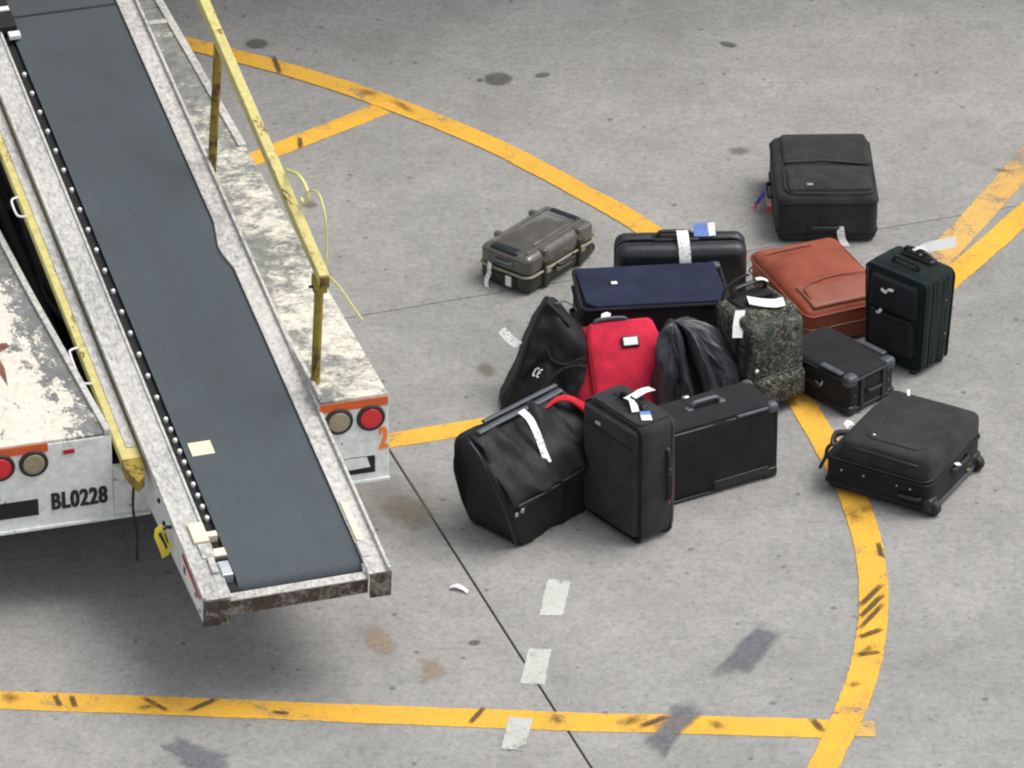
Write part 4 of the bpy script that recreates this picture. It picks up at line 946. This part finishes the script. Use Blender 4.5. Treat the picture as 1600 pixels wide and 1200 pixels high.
# lower end frame
CP('end_crossbar', cb(-.60, -.056, .012, .026, -.105, -.034), M_rust, bevel=.004)
CP('end_ledge', cb(-.60, -.056, .008, .05, -.033, -.026), M_white)
CP('end_bracket', cb(-.706, -.602, -.010, .006, -.125, -.001), M_rust, bevel=.004)
CP('end_bracket', cb(-.054, .030, -.010, .006, -.115, -.001), M_rust, bevel=.004)
CP('bearing_block', cb(-.603, -.558, .115, .20, -.06, .012), M_alu, bevel=.006)
CP('bearing_strap', cb(-.612, -.556, .208, .222, -.05, .010), M_black)
CP('cream_plate', cb(-.658, -.598, .325, .44, .001, .016), M_cream, bevel=.003)
CP('cream_plate', cb(-.648, -.596, .235, .318, .001, .009), M_flangeL)
CP('adjuster', cb(-.635, -.608, .14, .232, .001, .012), M_white)
CP('roller_guard', cb(-.597, -.556, .36, .39, -.03, .004), M_cream); CP('roller_guard', cb(-.597, -.552, .24, .285, -.03, .004), M_cream)
CP('wear_strip', MB().prism([(-.052, .20), (-.030, .19), (-.022, .24), (-.030, .42), (-.052, .44)], .0005, .008, MC), M_cream)
CP('bearing_block', cb(-.058, -.026, .10, .19, -.02, .008), M_white)
# folded yellow rail along the left side
yr = CP('folded_side_rail', cb(-.790, -.712, .93, S1, -.070, -.030), M_yel, bevel=.004)
CP('rail_channel', cb(-.756, -.718, 1.0, S1, -.0295, -.026), M_flangeL, yr, 0)
CP('rail_end', MB().prism([(-.792, .87), (-.765, .78), (-.730, .81), (-.711, .929), (-.792, .929)], -.078, -.025, MC), M_yeldk, yr)
for s0, s1, d in ((1.43, 1.67, .04), (2.58, 2.72, .035)):
    CP('wire_handle', MB().tube(smooth_path([(-.789, s0, -.03), (-.789-d*.8, s0+.01, -.03), (-.789-d, s0+.04, -.03), (-.789-d, s1-.04, -.03), (-.789-d*.8, s1-.01, -.03), (-.789, s1, -.03)], 4), .005, 6, M=MC), M_roll, yr, 0)
# raised yellow handrail on the right
def rail_n(s): return .612+.041*(s-1.07)
rv = []
for s in (1.045, 5.8):
    for a, n in ((.022, -.026), (.064, -.026), (.064, .026), (.022, .026)): rv.append((a, s, rail_n(s)+n))
hr = CP('handrail', MB().add(rv, [(0, 1, 5, 4), (1, 2, 6, 5), (2, 3, 7, 6), (3, 0, 4, 7), (0, 3, 2, 1), (4, 5, 6, 7)], MC), M_yel, bevel=.005)
CP('end_cap', cb(.024, .062, 1.036, 1.0445, rail_n(1.04)-.03, rail_n(1.04)+.022), M_yeldk, hr)
for (s0, n0), (s1, n1) in (((1.142, -.10), (1.115, rail_n(1.1)-.028)), ((2.752, -.10), (2.665, rail_n(2.66)-.028)), ((4.4, -.10), (4.32, rail_n(4.3)-.028))):
    CP('post', MB().tube([(.044, s0, n0), (.044, s1, n1)], .019, 8, M=MC), M_yeldk, hr, 0)
CP('post_collar', cb(.018, .07, 1.09, 1.14, rail_n(1.1)-.10, rail_n(1.1)-.03), M_yeldk, hr)
CP('post_pin', MB().tube([(.0, 1.11, .54), (.08, 1.11, .54)], .006, 6, M=MC), M_rubber, hr, 0)
# stickers on the left wall
sx = -.7045
WL = Matrix(((0, 0, 1, sx), (1, 0, 0, 0), (0, 1, 0, 0), (0, 0, 0, 1)))
CP('warning_sticker', MB().prism([(.03, -.03), (.33, -.03), (.33, -.115), (.03, -.105)], -.001, .0005, MC @ WL), M_tagp, bevel=0)
CP('sticker_edge', MB().prism([(.06, -.028), (.32, -.024), (.32, -.042), (.06, -.046)], -.003, -.0012, MC @ WL), M_redst, bevel=0)
for a, b, c, d in ((.27, .30, -.06, -.10), (.10, .13, -.055, -.075), (.04, .06, -.08, -.10)):
    CP('sticker_print', MB().prism([(a, c), (b, c-.005), (b, d), (a, d+.006)], -.003, -.0012, MC @ WL), M_bluest, bevel=0)
XZ = Matrix.Translation((-1.026, -.50, .532)) @ Matrix.Rotation(R(-8), 4, 'X') @ Matrix.Scale(.80, 4) @ Matrix(((1, 0, 0, 0), (0, 0, 1, 0), (0, 1, 0, 0), (0, 0, 0, 1)))
hz = LP('hazard_plate', MB().prism([(-.036, .07), (-.008, .088), (.012, .07), (.040, -.03), (.022, -.075), (-.010, -.088), (-.018, -.05), (-.042, .03)], 0, .005, XZ), M_stick, bevel=.001)
LP('hazard_print', MB().prism([(-.022, .045), (-.008, .052), (.020, -.03), (.012, -.045), (.002, -.01), (-.012, .02)], -.0025, -.0005, XZ), M_ink, hz, 0)
LP('hazard_print', MB().prism([(.006, .045), (.014, .04), (.026, -.005), (.020, -.01)], -.0025, -.0005, XZ), M_ink, hz, 0)
LP('hazard_hook', MB().tube([(-.99, -.49, .585), (-1.01, -.495, .592), (-1.022, -.499, .585)], .007, 6), M_rubber, hz, 0)
CP('wall_bolt', MB().tube([(-.703, .68, -.05), (-.712, .68, -.05)], .010, 8, M=MC), M_rubber, bevel=0)
CP('wall_bolt', MB().tube([(-.703, .60, -.10), (-.712, .60, -.10)], .010, 8, M=MC), M_rubber, bevel=0)
# chain hanging from the rail end
LPm = MC @ Vector((-.766, .84, -.07))
CP('hanging_chain', MB().tube(smooth_path([LPm, LPm+Vector((-.008, 0, -.12)), LPm+Vector((.004, .0, -.24)), LPm+Vector((.0, 0, -.36))]), .006, 6), M_chassis, bevel=0)

# things lying on or hanging from the loader
cpts = [Vector(p) for p in ((0.070,1.693,0.679), (0.075,1.554,0.751), (0.080,1.459,0.761), (0.080,1.429,0.733), (0.075,1.463,0.678), (0.070,1.493,0.683))]
cpt2 = [Vector(p) for p in ((0.080,1.430,0.756), (0.090,1.385,0.793), (0.090,1.295,0.829), (0.090,1.217,0.782), (0.090,1.188,0.649), (0.080,1.163,0.560), (0.080,1.091,0.584), (0.090,1.000,0.606), (0.090,0.840,0.643), (0.090,0.681,0.679))]
cord = empty('tie_cord', MV @ (MC @ cpts[0]), VYAW, 'thin yellow tie cord looped round the end of the raised yellow handrail', 'cord')
MCc = Matrix.Translation(-(MC @ cpts[0])) @ MC
MB().tube(smooth_path(cpts), .0075, 8, M=MCc).build('cord_loop', M_cord, cord)
MB().tube(smooth_path(cpt2), .0045, 6, M=MCc).build('cord_tail', M_cord, cord)
cc = MV @ (MC @ Vector((-.480, .905, -.0105)))
card = MB().box((0, 0, 0), (.090, .082, .0022), Matrix.Rotation(ic, 4, 'X')).build('paper_card', plain('cream_card', (.82, .72, .52), .6, var=.05))
card.location = cc; card.rotation_euler = (0, 0, yc); tag(card, 'small cream card lying on the grey conveyor belt', 'card')
